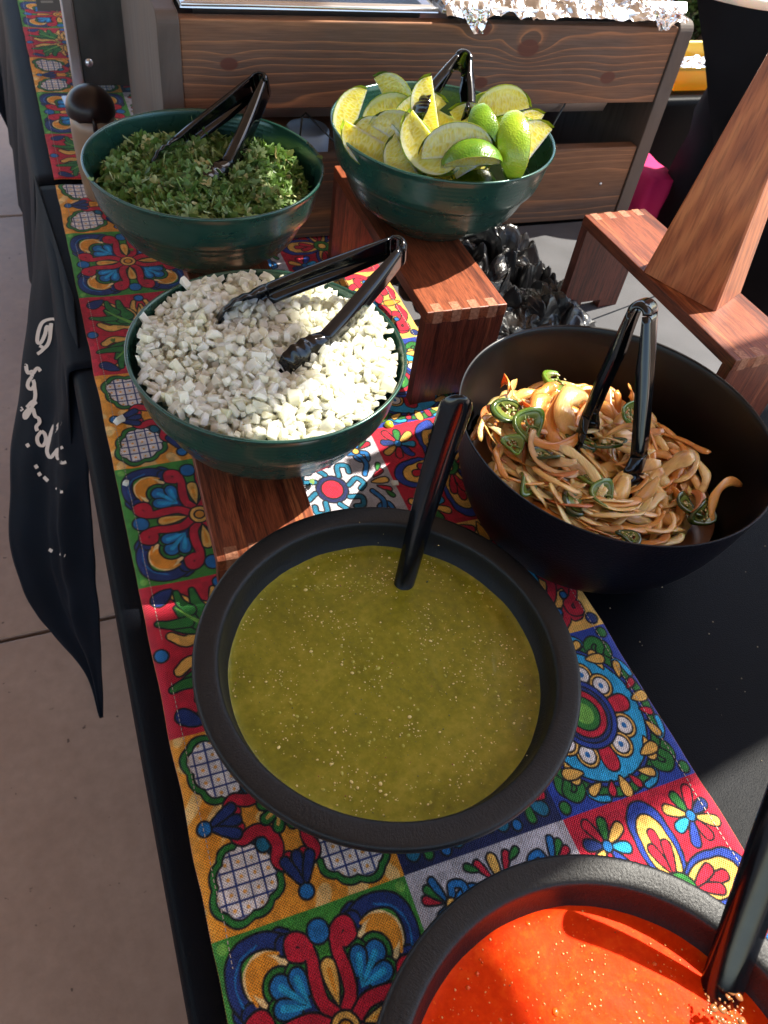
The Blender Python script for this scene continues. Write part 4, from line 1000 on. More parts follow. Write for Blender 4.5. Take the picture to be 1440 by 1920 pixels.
for k, (px_, py_, lb) in enumerate(((250, 470, 'cilantro scrap on the runner below the cilantro bowl'), (216, 640, 'cilantro scrap on the red leaf tile beside the onion bowl'), (590, 905, 'cilantro scrap on the white tile by the low riser'))):
    p = atz(px_, py_, .0062); stray(p.x, p.y, p.z, .9, lb)
# diced onion
def dice_mesh(k):
    q = random.Random(100 + k); a, b, c = q.uniform(.0029, .0055), q.uniform(.0024, .0042), q.uniform(.0013, .0032); bm = bmesh.new(); bmesh.ops.create_cube(bm, size=2)
    for v in bm.verts: v.co = Vector((v.co.x * a * q.uniform(.6, 1.2), v.co.y * b * q.uniform(.6, 1.2), v.co.z * c * q.uniform(.6, 1.2)))
    bmesh.ops.subdivide_edges(bm, edges=[e for e in bm.edges if abs((e.verts[0].co - e.verts[1].co).x) > a], cuts=1)
    for v in bm.verts: v.co.z += -(v.co.x ** 2) * q.uniform(10, 50)
    bmesh.ops.bevel(bm, geom=bm.edges[:], offset=.00025, segments=1, affect='EDGES')
    bmesh.ops.recalc_face_normals(bm, faces=bm.faces)
    me = bpy.data.meshes.new('onion_dice'); bm.to_mesh(me); bm.free(); me.materials.append(MAT['onion']); return me
DM = [dice_mesh(k) for k in range(24)]
rr_ = random.Random(5); pcs = []
def on_z(x, y):
    r2 = (x * x + y * y) / .0106
    z = .1315 + .012 * (1 - r2) + .008 * noise.noise(Vector((x * 26, y * 26, 6)))
    z -= .011 * math.exp(-((x + .02 - .028) ** 2 + (y + .032) ** 2) / .00035)      # hollow by the tongs
    z += .007 * math.exp(-((x + .03) ** 2 + (y - .07) ** 2) / .0012)
    return z
tries = []
for lay in range(5):
    cand = []
    for _ in range(8000):
        a = rr_.uniform(0, 2 * PI); r = (.1012 - .004 * lay) * math.sqrt(rr_.random()); x, y = r * math.cos(a), r * math.sin(a)
        if all((x - u) ** 2 + (y - v) ** 2 > (.0052 if lay else .0053) ** 2 for u, v in cand): cand.append((x, y))
    for x, y in cand: tries.append((lay, x, y, on_z(x, y) - lay * .0036 + rr_.uniform(-.0012, .0020) + (rr_.random() < .12) * .0035))
    if lay == 0: n_top = len(cand)
order = sorted([p for p in tries if p[0] == 0], key=lambda p: (p[1] ** 2 + (p[2] + .5) ** 2))
vs_all = []; fs_all = []
bulk = bmesh.new()
for i, (lay, x, y, z) in enumerate(order + [p for p in tries if p[0] > 0]):
    sp_ = .55 if lay == 0 else .8
    rot = Euler((rr_.gauss(0, sp_), rr_.gauss(0, sp_), rr_.uniform(0, 2 * PI))); s = rr_.uniform(.62, 1.2) * (1.5 if rr_.random() < .08 else 1)
    if i < 300:
        o = bpy.data.objects.new('onion_dice', DM[i % 24]); COL.objects.link(o); o.location = (ON[0] + x, ON[1] + y, z + T); o.rotation_euler = rot; o.scale = (s, s, s)
        tag(o, 'small cube of raw white onion in the heap of diced onion', 'onion piece', 'diced white onion pieces heaped in a green bowl')
    else:
        Mx = Matrix.Translation((x, y, z)) @ rot.to_matrix().to_4x4() @ Matrix.Scale(s, 4)
        me = DM[i % 24]; k = len(vs_all); vs_all += [tuple(Mx @ v.co) for v in me.vertices]; fs_all += [tuple(k + q for q in p.vertices) for p in me.polygons]
ob_ = link('diced_onion_bulk', pyd(vs_all, fs_all), MAT['onion'], None, (ON[0], ON[1], T), smooth=False)
tag(ob_, 'rest of the diced white onion packed in its green bowl', 'diced onion', kind='stuff')
# a loose cube on the runner and a lime bit
o = bpy.data.objects.new('onion_dice', DM[3]); COL.objects.link(o); p = atz(226, 787, .006); o.location = W(p); o.rotation_euler = (.1, .1, .5)
tag(o, 'single onion cube dropped on the runner beside the onion bowl', 'onion piece')
for k, (px_, py_, lb) in enumerate(((742, 905, 'onion cube fallen on the red flower tile between the ladle and the deep bowl'), (236, 905, 'onion cube lying near the runner hem on the green tile'))):
    o = bpy.data.objects.new('onion_dice', DM[k + 6]); COL.objects.link(o); o.location = W(atz(px_, py_, .006)); o.rotation_euler = (.1, .2, k); o.scale = (.7, .7, .7); tag(o, lb, 'onion piece')

# lime wedges
def lime_meshes(k):
    q = random.Random(300 + k); L = q.uniform(.022, .026); Rr = q.uniform(.0200, .0235); al = R(q.uniform(62, 88)) / 2; NX, NA = 14, 8
    prof = [(L * -math.cos(t), Rr * math.sin(t) ** .82 if 0 < t < PI else 0) for t in np.linspace(0, PI, NX + 1)]
    vs = []; fs = []
    for i, (x, r) in enumerate(prof):
        nip = .0022 * math.exp(-((abs(x) - L) / .003) ** 2)
        for j in range(NA + 1):
            b = -al + 2 * al * j / NA; rr = r + 1e-5; vs.append((x + (nip if x > 0 else -nip), rr * math.sin(b), rr * math.cos(b)))
    for i in range(NX):
        for j in range(NA): a = i * (NA + 1) + j; fs.append((a, a + 1, a + NA + 2, a + NA + 1))
    rind = pyd(vs, fs); rind.materials.append(MAT['rind']); rind.polygons.foreach_set('use_smooth', [True] * len(rind.polygons))
    vs = []; fs = []; uv = []; NR = 6
    for side in (-1, 1):
        b = al * side; base = len(vs)
        for i, (x, r) in enumerate(prof):
            for j in range(NR + 1):
                v = j / NR; rr = max(r, 1e-5) * v; bulge = -.0012 * math.sin(v * PI) * math.sin(i / NX * PI) * q.uniform(.2, 1.6)
                bb = b + side * bulge / max(rr, .004) 
                vs.append((x, rr * math.sin(bb), rr * math.cos(bb) + .0004)); uv.append((x / L * .5 + .5, v))
        for i in range(NX):
            for j in range(NR): a = base + i * (NR + 1) + j; f = (a, a + 1, a + NR + 2, a + NR + 1); fs.append(f if side < 0 else f[::-1])
    fl_ = pyd(vs, fs); ul = fl_.uv_layers.new(name='UVMap')
    for l in fl_.loops: ul.data[l.index].uv = uv[l.vertex_index]
    fl_.materials.append(MAT['flesh']); fl_.polygons.foreach_set('use_smooth', [True] * len(fl_.polygons)); return rind, fl_, al
LM = [lime_meshes(k) for k in range(10)]
UPB = -CF
def wedge(i, pos, ang, tilt, side, label, sc_=1.0):
    """long axis at ang (deg) across the view, tilt towards the viewer; side: 'f' flesh, 'r' rind, 'e' edge on"""
    rind, fle, al = LM[i % 10]
    UPB = (CAM - Vector(pos)).normalized()
    X = (CR * math.cos(R(ang)) + CU * math.sin(R(ang))) * math.cos(R(tilt)) + UPB * math.sin(R(tilt)); X.normalize()
    B = (UPB - X * UPB.dot(X)).normalized(); Yv = B.cross(X).normalized()
    # local Z is the rind direction; choose its angle from B about X
    tj = .04 + .26 * ((i * 37) % 10) / 10
    th = {'f': al + PI / 2 - tj, 'g': -(al + PI / 2 - tj), 'r': 0, 's': .9, 't': -.9, 'e': PI}[side]
    Zv = B * math.cos(th) + Yv * math.sin(th); Yw = Zv.cross(X)
    M_ = Matrix((X, Yw, Zv)).transposed()
    t = bpy.data.objects.new('lime_wedge', None); COL.objects.link(t); t.location = W(pos); t.rotation_euler = M_.to_euler(); sc_ *= 1.17; t.scale = (sc_, sc_, sc_); t.empty_display_size = .02
    tag(t, label, 'lime wedge', 'lime wedges heaped in a green bowl')
    for nm, me in (('rind', rind), ('flesh', fle)):
        o = bpy.data.objects.new(nm, me); COL.objects.link(o); o.parent = t
WG = [
 (672, 222, .210, 72, 5, 'f', .95, 'pale lime wedge standing on end against the rim nearest the cilantro bowl'),
 (726, 196, .218, 118, 10, 'g', .95, 'yellow sunlit wedge standing beside the tongs scoop, second from the rim end'),
 (706, 258, .214, 150, 0, 'f', 1.05, 'golden wedge with a torn pulp edge below the standing pale wedge'),
 (770, 258, .218, 165, 0, 'f', 1.05, 'yellow wedge behind the torn one, under the outer tongs arm'),
 (818, 198, .236, 98, 14, 'f', .95, 'blown-out white wedge face between the two tongs arms'),
 (816, 258, .228, 128, 5, 'f', 1.15, 'pointed juicy wedge with crystalline pulp in the middle of the heap'),
 (704, 276, .207, 140, 0, 'g', .95, 'shaded cream wedge tucked inside the rim nearest the onion'),
 (752, 272, .213, 148, 0, 'g', 1.1, 'translucent curved wedge leaning over the small yellow one'),
 (768, 297, .208, 120, 10, 'f', .85, 'small bright yellow wedge pressed to the front of the rim'),
 (858, 296, .219, 3, 0, 'f', 1.22, 'large half-moon wedge facing forward at the front of the bowl'),
 (806, 272, .210, 8, 0, 'r', .75, 'dark green peel curving behind the large half-moon wedge'),
 (908, 254, .224, 100, 20, 'r', .88, 'wedge showing a blue-green shaded peel and brown stem end'),
 (964, 276, .222, 92, 10, 'r', .92, 'bright green peeled side up wedge standing at the front rim'),
 (968, 246, .218, 170, 0, 'r', .9, 'yellow-green rounded peel behind the upright green wedge'),
 (1000, 290, .216, 52, 0, 'f', 1.1, 'pale pulpy wedge reaching past the rim on the crate gap side'),
 (942, 216, .224, 14, 0, 'f', 1.0, 'long pale wedge lying level across the back of the heap'),
 (884, 312, .213, 4, 0, 's', .9, 'green peel edge lying flat under the half-moon wedge'),
 (852, 222, .220, 150, 0, 'f', 1.1, 'yellow wedge just below the tongs hinge'),
 (872, 262, .216, 120, 0, 'g', 1.1, 'amber lit wedge between the pointed one and the shaded peel'),
 (925, 196, .214, 5, 0, 'r', 1.0, 'thin lime green peel at the far rim behind the long pale wedge'),
 (790, 236, .212, 40, 0, 'f', 1.1, 'half hidden yellow wedge under the inner tongs arm'),
 (905, 308, .206, 30, 0, 'f', 1.0, 'low wedge squeezed between the half-moon and the upright green wedge'),
 (992, 266, .204, 60, 0, 'f', 1.0, 'shaded wedge sunk below the pulpy one at the rim'),
 (736, 240, .205, 20, 0, 'f', 1.1, 'buried wedge filling the gap between the golden and the curved one'),
]
for i, (px_, py_, z, ang, tl, sd, sz_, lb) in enumerate(WG): wedge(i, atz(px_, py_, z + .003), ang, tl, sd, lb, sz_)
rr_ = random.Random(9)
for i in range(30):                         # lower layer, seen only through gaps
    a = rr_.uniform(0, 2 * PI); r = .055 * math.sqrt(rr_.random())
    wedge(i + 3, Vector((LIME[0] + r * math.cos(a), LIME[1] + r * math.sin(a), .186 - .012 * rr_.random() - .010 * (i % 2))), rr_.uniform(0, 180), rr_.uniform(-20, 20), 'frgs'[i % 4], 'lime wedge buried under the top layer of the heap')
bit = thing('lime_scrap', 'tiny bright yellow-green lime scrap on the runner beside the onion bowl', 'lime scrap', atz(729, 797, .004))
link('scrap', lathe([(0, -.003), (.0035, -.002), (.0048, 0), (.0035, .003), (0, .004)], 16), mat('lime_scrap', (.55, .62, .04), .3, sss=.4), bit)

# fried onions and peppers
def strip_mesh(k, petal_=False):
    q = random.Random(500 + k); arc = R(q.uniform(25, 190)); L = q.uniform(.050, .088) * (.75 if petal_ else 1); rad = L / arc; wd = q.uniform(.0050, .0092) * (1.9 if petal_ else 1); N = 16; K = 5; th = q.uniform(.0007, .0012); vs = []; fs = []; tw = q.uniform(-.9, .9); cup = q.uniform(.05, .22); bend = q.uniform(-.004, .010)
    for i in range(N + 1):
        s = i / N; a = (s - .5) * arc; c = Vector((rad * math.sin(a), rad * math.cos(a) - rad, bend * math.sin(s * PI) + .0012 * math.sin(s * 9 + k)))
        tn = Vector((math.cos(a), -math.sin(a), 0)); nr = Vector((math.sin(a), math.cos(a), 0)); up = Vector((0, 0, 1)); t_ = tw * (s - .5) + .35 * (0 if petal_ else 1)
        u_ = nr * math.cos(t_) + up * math.sin(t_); v_ = up * math.cos(t_) - nr * math.sin(t_); w_ = wd * math.sin(min(1, min(s, (1 - s)) * (3.2 if petal_ else 6) + .28) * PI / 2) * (1 + .18 * math.sin(s * 14 + k * 1.7))
        for j in range(K):
            e = j / (K - 1) * 2 - 1; vs.append(c + u_ * e * w_ / 2 * (1 + .06 * math.sin(s * 20 + k)) + v_ * cup * w_ * (1 - e * e))
    for i in range(N):
        for j in range(K - 1): a = i * K + j; fs.append((a, a + 1, a + K + 1, a + K))
    n0 = len(vs)                                 # give it thickness
    me = pyd(vs, fs); me.update(); nr = [v.normal.copy() for v in me.vertices]
    vs2 = vs + [vs[i] - nr[i] * th for i in range(n0)]; f2 = fs + [tuple(n0 + x for x in f[::-1]) for f in fs]
    for i in range(N): f2.append((i * K, (i + 1) * K, n0 + (i + 1) * K, n0 + i * K)); f2.append(((i + 1) * K + K - 1, i * K + K - 1, n0 + i * K + K - 1, n0 + (i + 1) * K + K - 1))
    f2.append(tuple(list(range(K)) + [n0 + j for j in range(K - 1, -1, -1)])[::-1]); f2.append(tuple([N * K + j for j in range(K)] + [n0 + N * K + j for j in range(K - 1, -1, -1)]))
    me = pyd(vs2, f2); me.materials.append(MAT['cooked']); me.polygons.foreach_set('use_smooth', [True] * len(me.polygons)); return me
SM = [strip_mesh(k) for k in range(16)] + [strip_mesh(k + 40, True) for k in range(8)]
def faj_z(x, y):
    r2 = (x * x + y * y) / .0144
    z = .077 + .010 * noise.noise(Vector((x * 18, y * 18, 4))) + .026 * max(0, -x * 6) + .007 * max(0, -y * 6) - .012 * max(0, x * 7) * 1 + .006 * (1 - r2)
    return z
base_v = []; base_f = []; n = 64
for i in range(25):
    r = .108 * i / 24
    for k in range(n):
        a = 2 * PI * k / n; x, y = r * math.cos(a), r * math.sin(a); base_v.append((x, y, min(faj_z(x, y), .10) - .017 - .25 * max(0, r - .085)))
for i in range(24):
    for k in range(n): a, b = i * n + k, i * n + (k + 1) % n; base_f.append((a, a + n, b + n, b))
MAT['juice'] = mat('dark_juices', (.16, .06, .018), .3, spec=.4)
bs = link('fried_onion_mass', pyd(base_v, base_f), MAT['juice'], None, (FAJ[0], FAJ[1], T)); tag(bs, 'dark juicy mass of fried onion under the top strips', 'fried onions', kind='stuff')
rr_ = random.Random(21); spots = []
def settle(x, y): return min(faj_z(x, y), .112)
for lay, cnt in ((0, 120), (1, 120), (2, 62)):
    for _ in range(cnt):
        for __ in range(30):
            a = rr_.uniform(0, 2 * PI); r = (.094 - .012 * math.cos(a)) * math.sqrt(rr_.random()); x, y = r * math.cos(a), r * math.sin(a)
            if all((x - u) ** 2 + (y - v) ** 2 > (.0095) ** 2 for l, u, v in spots if l == lay): break
        spots.append((lay, x, y))
for i, (lay, x, y) in enumerate(spots[:300]):
    r = math.hypot(x, y); tang = math.atan2(y, x) + PI / 2; near = r > .058
    rz = math.atan2(y, x) - PI / 2 + rr_.gauss(0, .3) if near else rr_.uniform(0, 2 * PI)
    tl = .16 + .12 * lay
    me = SM[rr_.randrange(24)]; o = bpy.data.objects.new('onion_strip', me); COL.objects.link(o)
    o.location = (FAJ[0] + x, FAJ[1] + y, T + settle(x, y) - .008 + lay * .0052 + rr_.uniform(-.001, .002)); o.rotation_euler = (rr_.gauss(0, tl), rr_.gauss(0, tl), rz); s = rr_.uniform(.7, 1.15) * (.84 if near else 1); o.scale = (s, s, s)
    tag(o, 'glossy amber strip of fried onion tangled in the deep black bowl', 'onion strip', 'fried onion strips in the deep black bowl')
def special(px_, py_, z, me, rot, s, label):
    o = bpy.data.objects.new('onion_strip', me); COL.objects.link(o); o.location = W(atz(px_, py_, z)); o.rotation_euler = rot; o.scale = (s, s, s); tag(o, label, 'onion strip', 'fried onion strips in the deep black bowl')
special(1184, 742, .100, SM[18], (1.3, 0, 1.1), .95, 'wide onion piece standing upright behind the tongs arm')
special(1338, 925, .086, SM[2], (.2, -.2, .5), 1.05, 'thin browned onion strip curling up against the far inner wall')
special(940, 715, .105, SM[20], (1.2, .4, 1.3), .7, 'pale onion piece standing in the sun at the lit end of the bowl')
special(965, 725, .105, SM[21], (1.2, .3, 1.0), .6, 'second pale onion piece leaning on the standing one in the sun')
for k, (x_, y_) in enumerate(((1010, 745), (1030, 760), (1050, 765), (1000, 770), (1040, 785))): special(x_, y_, .100, SM[17 + k], (.25, -.2, .75 + k * .06), 1.0, 'fanned orange onion layer %s' % ('topmost of the sunlit fan', 'second in the sunlit fan', 'middle of the sunlit fan', 'lower part of the sunlit fan', 'lowest of the sunlit fan')[k])
# pepper rings
def ring_meshes(k):
    q = random.Random(700 + k); r = q.uniform(.0105, .0135); h = q.uniform(.0022, .0036); full = k % 3 != 2; n = 28; A = 2 * PI if full else R(240)
    pr = [(-.0018, -h / 2), (.0012, -h / 2), (.0018, 0), (.0012, h / 2), (-.0018, h / 2)]; vs = []; fs = []
    for i in range(n + (0 if full else 1)):
        a = A * i / n; rr = r * (1 + .07 * math.cos(3 * a + k)); 
        for d, z in pr: vs.append(((rr + d) * math.cos(a), (rr + d) * math.sin(a) * .88, z + .0012 * math.sin(2 * a + k)))
    m_ = len(vs) // 5
    for i in range(n if full else n):
        j = (i + 1) % m_
        if not full and i == n: continue
        for c in range(5): fs.append((i * 5 + c, j * 5 + c, j * 5 + (c + 1) % 5, i * 5 + (c + 1) % 5))
    if not full: fs += [(0, 1, 2, 3, 4), tuple((m_ - 1) * 5 + c for c in range(5))[::-1]]
    for v_ in range(len(vs)): X_, Y_, Z_ = vs[v_]; vs[v_] = (X_, Y_ * (.8 + .2 * math.sin(k)), Z_ + 55 * X_ * X_ * (k % 2 * 2 - 1) * .35)
    skin = pyd(vs, fs)
    ms = []; vs = []; fs = []
    wp = lambda X_, Y_, Z_: (X_, Y_ * (.8 + .2 * math.sin(k)), Z_ + 55 * X_ * X_ * (k % 2 * 2 - 1) * .35)
    for i in range(29):
        a = A * i / 28
        for rr in (r * .52, r * .97):
            for z in (-h * .28, h * .28): q_ = rr * (1 + .07 * math.cos(3 * a + k)); vs.append(wp(q_ * math.cos(a), q_ * math.sin(a) * .88, z + .0012 * math.sin(2 * a + k)))
    for i in range(28):
        b = i * 4; fs += [(b + 1, b + 3, b + 7, b + 5), (b, b + 4, b + 6, b + 2), (b, b + 1, b + 5, b + 4)]
    ms.append(pyd(vs, fs))
    for i in range(3):                         # inner ribs
        a = i * 2 * PI / 3 + k; ms.append(tube_me([wp(r * .8 * math.cos(a), r * .7 * math.sin(a), 0), wp(r * .4 * math.cos(a + .15), r * .35 * math.sin(a + .15), .0003), (0, 0, 0)], [.0011, .0008, .0014], 6))
    bm = bmesh.new(); [bm.from_mesh(x) for x in ms]; ribs = bpy.data.meshes.new('ribs'); bm.to_mesh(ribs); bm.free()
    bm = bmesh.new()
    for i in range(9):
        a = q.uniform(0, 2 * PI); rr = r * q.uniform(.2, .68); bmesh.ops.create_icosphere(bm, subdivisions=1, radius=.0009, matrix=Matrix.Translation(wp(rr * math.cos(a), rr * math.sin(a) * .88, .0012)) @ Matrix.Diagonal((1, 1, .5, 1)))
    sd = bpy.data.meshes.new('seeds'); bm.to_mesh(sd); bm.free()
    for me, mm in ((skin, 'pepper'), (ribs, 'pepper_in'), (sd, 'pseed')): me.materials.append(MAT[mm]); me.polygons.foreach_set('use_smooth', [True] * len(me.polygons))
    return skin, ribs, sd
RM = [ring_meshes(k) for k in range(6)]
PEP = [(955, 770, .104, (.5, .3, 0), 1.35, 'bright green pepper slice lit by the sun at the rim end of the bowl'), (990, 800, .103, (.9, -.4, .8), 1.2, 'round pepper slice standing beside the bright one, showing its seeds'),
 (1045, 712, .096, (.3, .1, 1), 1.1, 'dark pepper ring in the shade by the far inner wall'), (1020, 855, .099, (.4, .5, 2), 1.1, 'pepper ring with pale seeds in front of the sunlit slices'), (990, 905, .100, (.9, .4, 1), 1.0, 'bent dark pepper ring at the front wall'),
 (1140, 835, .095, (.6, .2, 3), 1.1, 'dark pepper slice between the two tongs arms, upper one'), (1105, 895, .096, (.2, .6, 2), .9, 'small pepper ring just below the tongs tip'), (1130, 930, .093, (.7, -.2, 1), 1.0, 'pepper slice in the middle of the front onions'),
 (1085, 940, .094, (.2, .4, .4), 1.1, 'seedy pepper slice beside the middle front one'), (1290, 950, .083, (.5, -.4, 2), 1.1, 'dark pepper slice near the outer tongs scoop'), (1325, 960, .083, (.9, .2, .4), 1.2, 'curled pepper slice at the shaded end of the bowl'),
 (1180, 775, .098, (1.1, .3, .5), 1.3, 'dark green pepper piece behind the tongs against the standing onion'), (1180, 1004, .100, (.2, .1, 2.2), .8, 'small green pepper bit at the front rim'), (960, 835, .102, (.4, .2, .6), .8, 'small lime-green pepper bit under the lit slices'),
 (1090, 820, .092, (.3, .2, 1.6), 1.1, 'blackened pepper ring at the inner tongs tip'), (1265, 710, .085, (.9, .2, .6), 1.0, 'shaded pepper slice low at the far wall')]
for i, (px_, py_, z, rot, s, lb) in enumerate(PEP):
    t = bpy.data.objects.new('pepper_slice', None); COL.objects.link(t); t.location = W(atz(px_, py_, z + .0015)); t.rotation_euler = (rot[0] * .7, rot[1] * .7, rot[2]); t.scale = (s, s, s); t.empty_display_size = .01
    tag(t, lb, 'pepper slice', 'green pepper slices among the fried onions')
    for nm, me in zip(('skin', 'ribs', 'seeds'), RM[i % 6]):
        o = bpy.data.objects.new(nm, me); COL.objects.link(o); o.parent = t
        if nm == 'seeds': o['kind'] = 'stuff'

# ------------------------------------------------------------------ person in black beyond the table
MAT['skin'] = mat('skin', (.35, .18, .12), .5, sss=.15); MAT['hair'] = mat('dark_hair', (.015, .01, .008), .5); MAT['shoe'] = mat('black_shoes', (.01, .01, .01), .4)
MAT['skin'].node_tree.nodes['Principled BSDF'].inputs['Subsurface Scale'].default_value = .01
def skin_obj(name, verts, edges, rads, m_, parent, root=0, sub=2):
    me = bpy.data.meshes.new(name); me.from_pydata([tuple(v) for v in verts], edges, []); o = bpy.data.objects.new(name, me); COL.objects.link(o); o.parent = parent; me.materials.append(m_)
    sk = o.modifiers.new('sk', 'SKIN'); sk.use_smooth_shade = True
    for i, r in enumerate(rads): me.skin_vertices[0].data[i].radius = r if isinstance(r, tuple) else (r, r)
    me.skin_vertices[0].data[root].use_root = True
    subsurf(o, sub)
    if name in ('trousers', 'jacket'):
        tx = bpy.data.textures.new('folds', 'CLOUDS'); tx.noise_scale = .09; dm_ = o.modifiers.new('d', 'DISPLACE'); dm_.texture = tx; dm_.strength = .035; dm_.mid_level = .5; dm_.texture_coords = 'LOCAL'
    return o
per = thing('person', 'person dressed all in black standing across the table, holding a white tray', 'person', (1.165, 1.015, -T), rot=(0, 0, R(0)))
# local frame: z up from the floor, person faces -x with a slight lean back from the table
J = dict(pel=(0, 0, .98), waist=(.05, .01, 1.12), chest=(.12, .03, 1.32), neck=(.17, .045, 1.47), head=(.19, .05, 1.60), crown=(.19, .05, 1.70),
         hl=(-.01, .07, .92), kl=(-.02, .09, .50), al=(-.04, .10, .09), tl=(-.17, .11, .04), hr=(.0, -.10, .92), kr=(.02, -.13, .50), ar=(-.02, -.13, .09), tr=(-.15, -.14, .04),
         sl=(.12, .19, 1.39), el=(.02, .24, 1.14), wl=(-.09, .12, 1.07), sr=(.12, -.14, 1.39), er=(.02, -.22, 1.14), wr=(-.10, -.10, 1.07))
ks = list(J); ix = {k: i for i, k in enumerate(ks)}
E_ = [('pel', 'waist'), ('waist', 'chest'), ('chest', 'neck'), ('neck', 'head'), ('head', 'crown'), ('pel', 'hl'), ('hl', 'kl'), ('kl', 'al'), ('al', 'tl'), ('pel', 'hr'), ('hr', 'kr'), ('kr', 'ar'), ('ar', 'tr'), ('chest', 'sl'), ('sl', 'el'), ('el', 'wl'), ('chest', 'sr'), ('sr', 'er'), ('er', 'wr')]
Rd = dict(pel=(.09, .11), waist=(.075, .09), chest=(.08, .10), neck=.052, head=(.078, .09), crown=(.06, .065), hl=.06, kl=.05, al=.042, tl=.036, hr=.06, kr=.05, ar=.042, tr=.036, sl=.045, el=.034, wl=.028, sr=.045, er=.034, wr=.028)
skin_obj('body', [J[k] for k in ks], [(ix[a], ix[b]) for a, b in E_], [Rd[k] for k in ks], MAT['skin'], per)
# clothes: trousers, jacket with a clear hem, shoes
tk = ['pel', 'hl', 'kl', 'al', 'hr', 'kr', 'ar']; V_ = [Vector(J[k]) for k in tk]; V_[3].z = .13; V_[6].z = .13
skin_obj('trousers', V_, [(0, 1), (1, 2), (2, 3), (0, 4), (4, 5), (5, 6)], [(.145, .165), .115, .09, .08, .115, .09, .08], MAT['clothes'], per)
MAT['jacket'] = m_black_cloth('black_jacket', (.010, .008, .011), .06)
jk = ['pel', 'waist', 'chest', 'sl', 'el', 'wl', 'sr', 'er', 'wr']; V_ = [Vector(J[k]) for k in jk]; V_[0] = Vector((.03, .0, .99)); V_[2] = Vector((.12, .03, 1.36))
skin_obj('jacket', V_, [(0, 1), (1, 2), (2, 3), (3, 4), (4, 5), (2, 6), (6, 7), (7, 8)], [(.15, .17), (.140, .165), (.14, .175), .085, .064, .045, .085, .064, .045], MAT['jacket'], per)
for s in ('l', 'r'):
    a, b = Vector(J['a' + s]), Vector(J['t' + s]); skin_obj('shoe', [a + Vector((.03, 0, -.02)), b + Vector((0, 0, 0))], [(0, 1)], [(.05, .05), (.042, .036)], MAT['shoe'], per, 0, 2)
hd = Vector(J['head'])
hair = []
bm = bmesh.new(); bmesh.ops.create_uvsphere(bm, u_segments=24, v_segments=16, radius=1)
for v in bm.verts: v.co = Vector((v.co.x * .098 + .012, v.co.y * .086, v.co.z * .108 + .035)) + Vector((.004, .004, .004)) * noise.noise(v.co * 6)
bmesh.ops.delete(bm, geom=[v for v in bm.verts if v.co.x < -.045 and v.co.z < .08 or v.co.z < -.05], context='VERTS')
me = bpy.data.meshes.new('hair'); bm.to_mesh(me); bm.free(); solidify(link('hair', me, MAT['hair'], per, tuple(hd + Vector((0, 0, .03)))), .006, 1)
for s in (-1, 1): link('eye', lathe([(0, -.008), (.006, -.006), (.009, 0), (.006, .006), (0, .008)], 16), mat('eye', (.05, .03, .02), .1), per, tuple(hd + Vector((-.074, s * .030, .035))))
for s in (-1, 1): link('ear', lathe([(0, -.018), (.006, -.014), (.008, 0), (.006, .014), (0, .018)], 12), MAT['skin'], per, tuple(hd + Vector((0, s * .083, .02))))
link('nose', tube_me([hd + Vector((-.078, 0, .035)), hd + Vector((-.096, 0, .008)), hd + Vector((-.080, 0, .0))], [.006, .012, .006], 10), MAT['skin'], per)
link('mouth', tube_me([hd + Vector((-.074, -.02, -.025)), hd + Vector((-.080, 0, -.027)), hd + Vector((-.074, .02, -.025))], [.002, .005, .002], 8), mat('lips', (.3, .08, .07), .4), per)
for s in ('l', 'r'):                       # hands holding the tray edge: palm, four fingers and a thumb
    w0 = Vector(J['w' + s]); d = Vector((-.9, .1 if s == 'l' else .35, .1)).normalized(); sd = Vector((0, 0, 1)).cross(d).normalized(); hv = [w0 + d * .0, w0 + d * .05, w0 + d * .085]; he = [(0, 1), (1, 2)]; hr_ = [(.022, .018), (.036, .014), (.038, .012)]
    for f in range(4):
        off = sd * (-.030 + .020 * f); L_ = (.060, .070, .066, .052)[f]; b0 = len(hv)
        hv += [w0 + d * .085 + off, w0 + d * (.085 + L_ * .5) + off + Vector((0, 0, -.008)), w0 + d * (.085 + L_ * .82) + off + Vector((0, 0, -.024))]; he += [(2, b0), (b0, b0 + 1), (b0 + 1, b0 + 2)]; hr_ += [.0095, .0085, .0075]
    b0 = len(hv); ts = 1 if s == 'l' else -1
    hv += [w0 + d * .035 + sd * .034 * ts, w0 + d * .065 + sd * .048 * ts + Vector((0, 0, .012)), w0 + d * .092 + sd * .044 * ts + Vector((0, 0, .016))]; he += [(1, b0), (b0, b0 + 1), (b0 + 1, b0 + 2)]; hr_ += [.012, .010, .0085]
    skin_obj('hand', hv, he, hr_, MAT['skin'], per)
MAT['white_pl'] = mat('white_plastic', (.78, .84, .80), .3, sss=.1)
tc = atz(1383, -8, .275); dv = Vector((.62, .78, 0)).normalized()
tray = thing('round_tray', 'round white tray held out by the person in black, only its curved rim showing', 'tray', (tc.x + dv.x * .145, tc.y + dv.y * .145, .264))
link('dish', lathe([(0, 0), (.125, 0), (.135, .003), (.143, .011), (.1455, .012), (.1465, .0105), (.145, .009), (.137, 0), (.126, -.003), (0, -.003)], 96), MAT['white_pl'], tray)

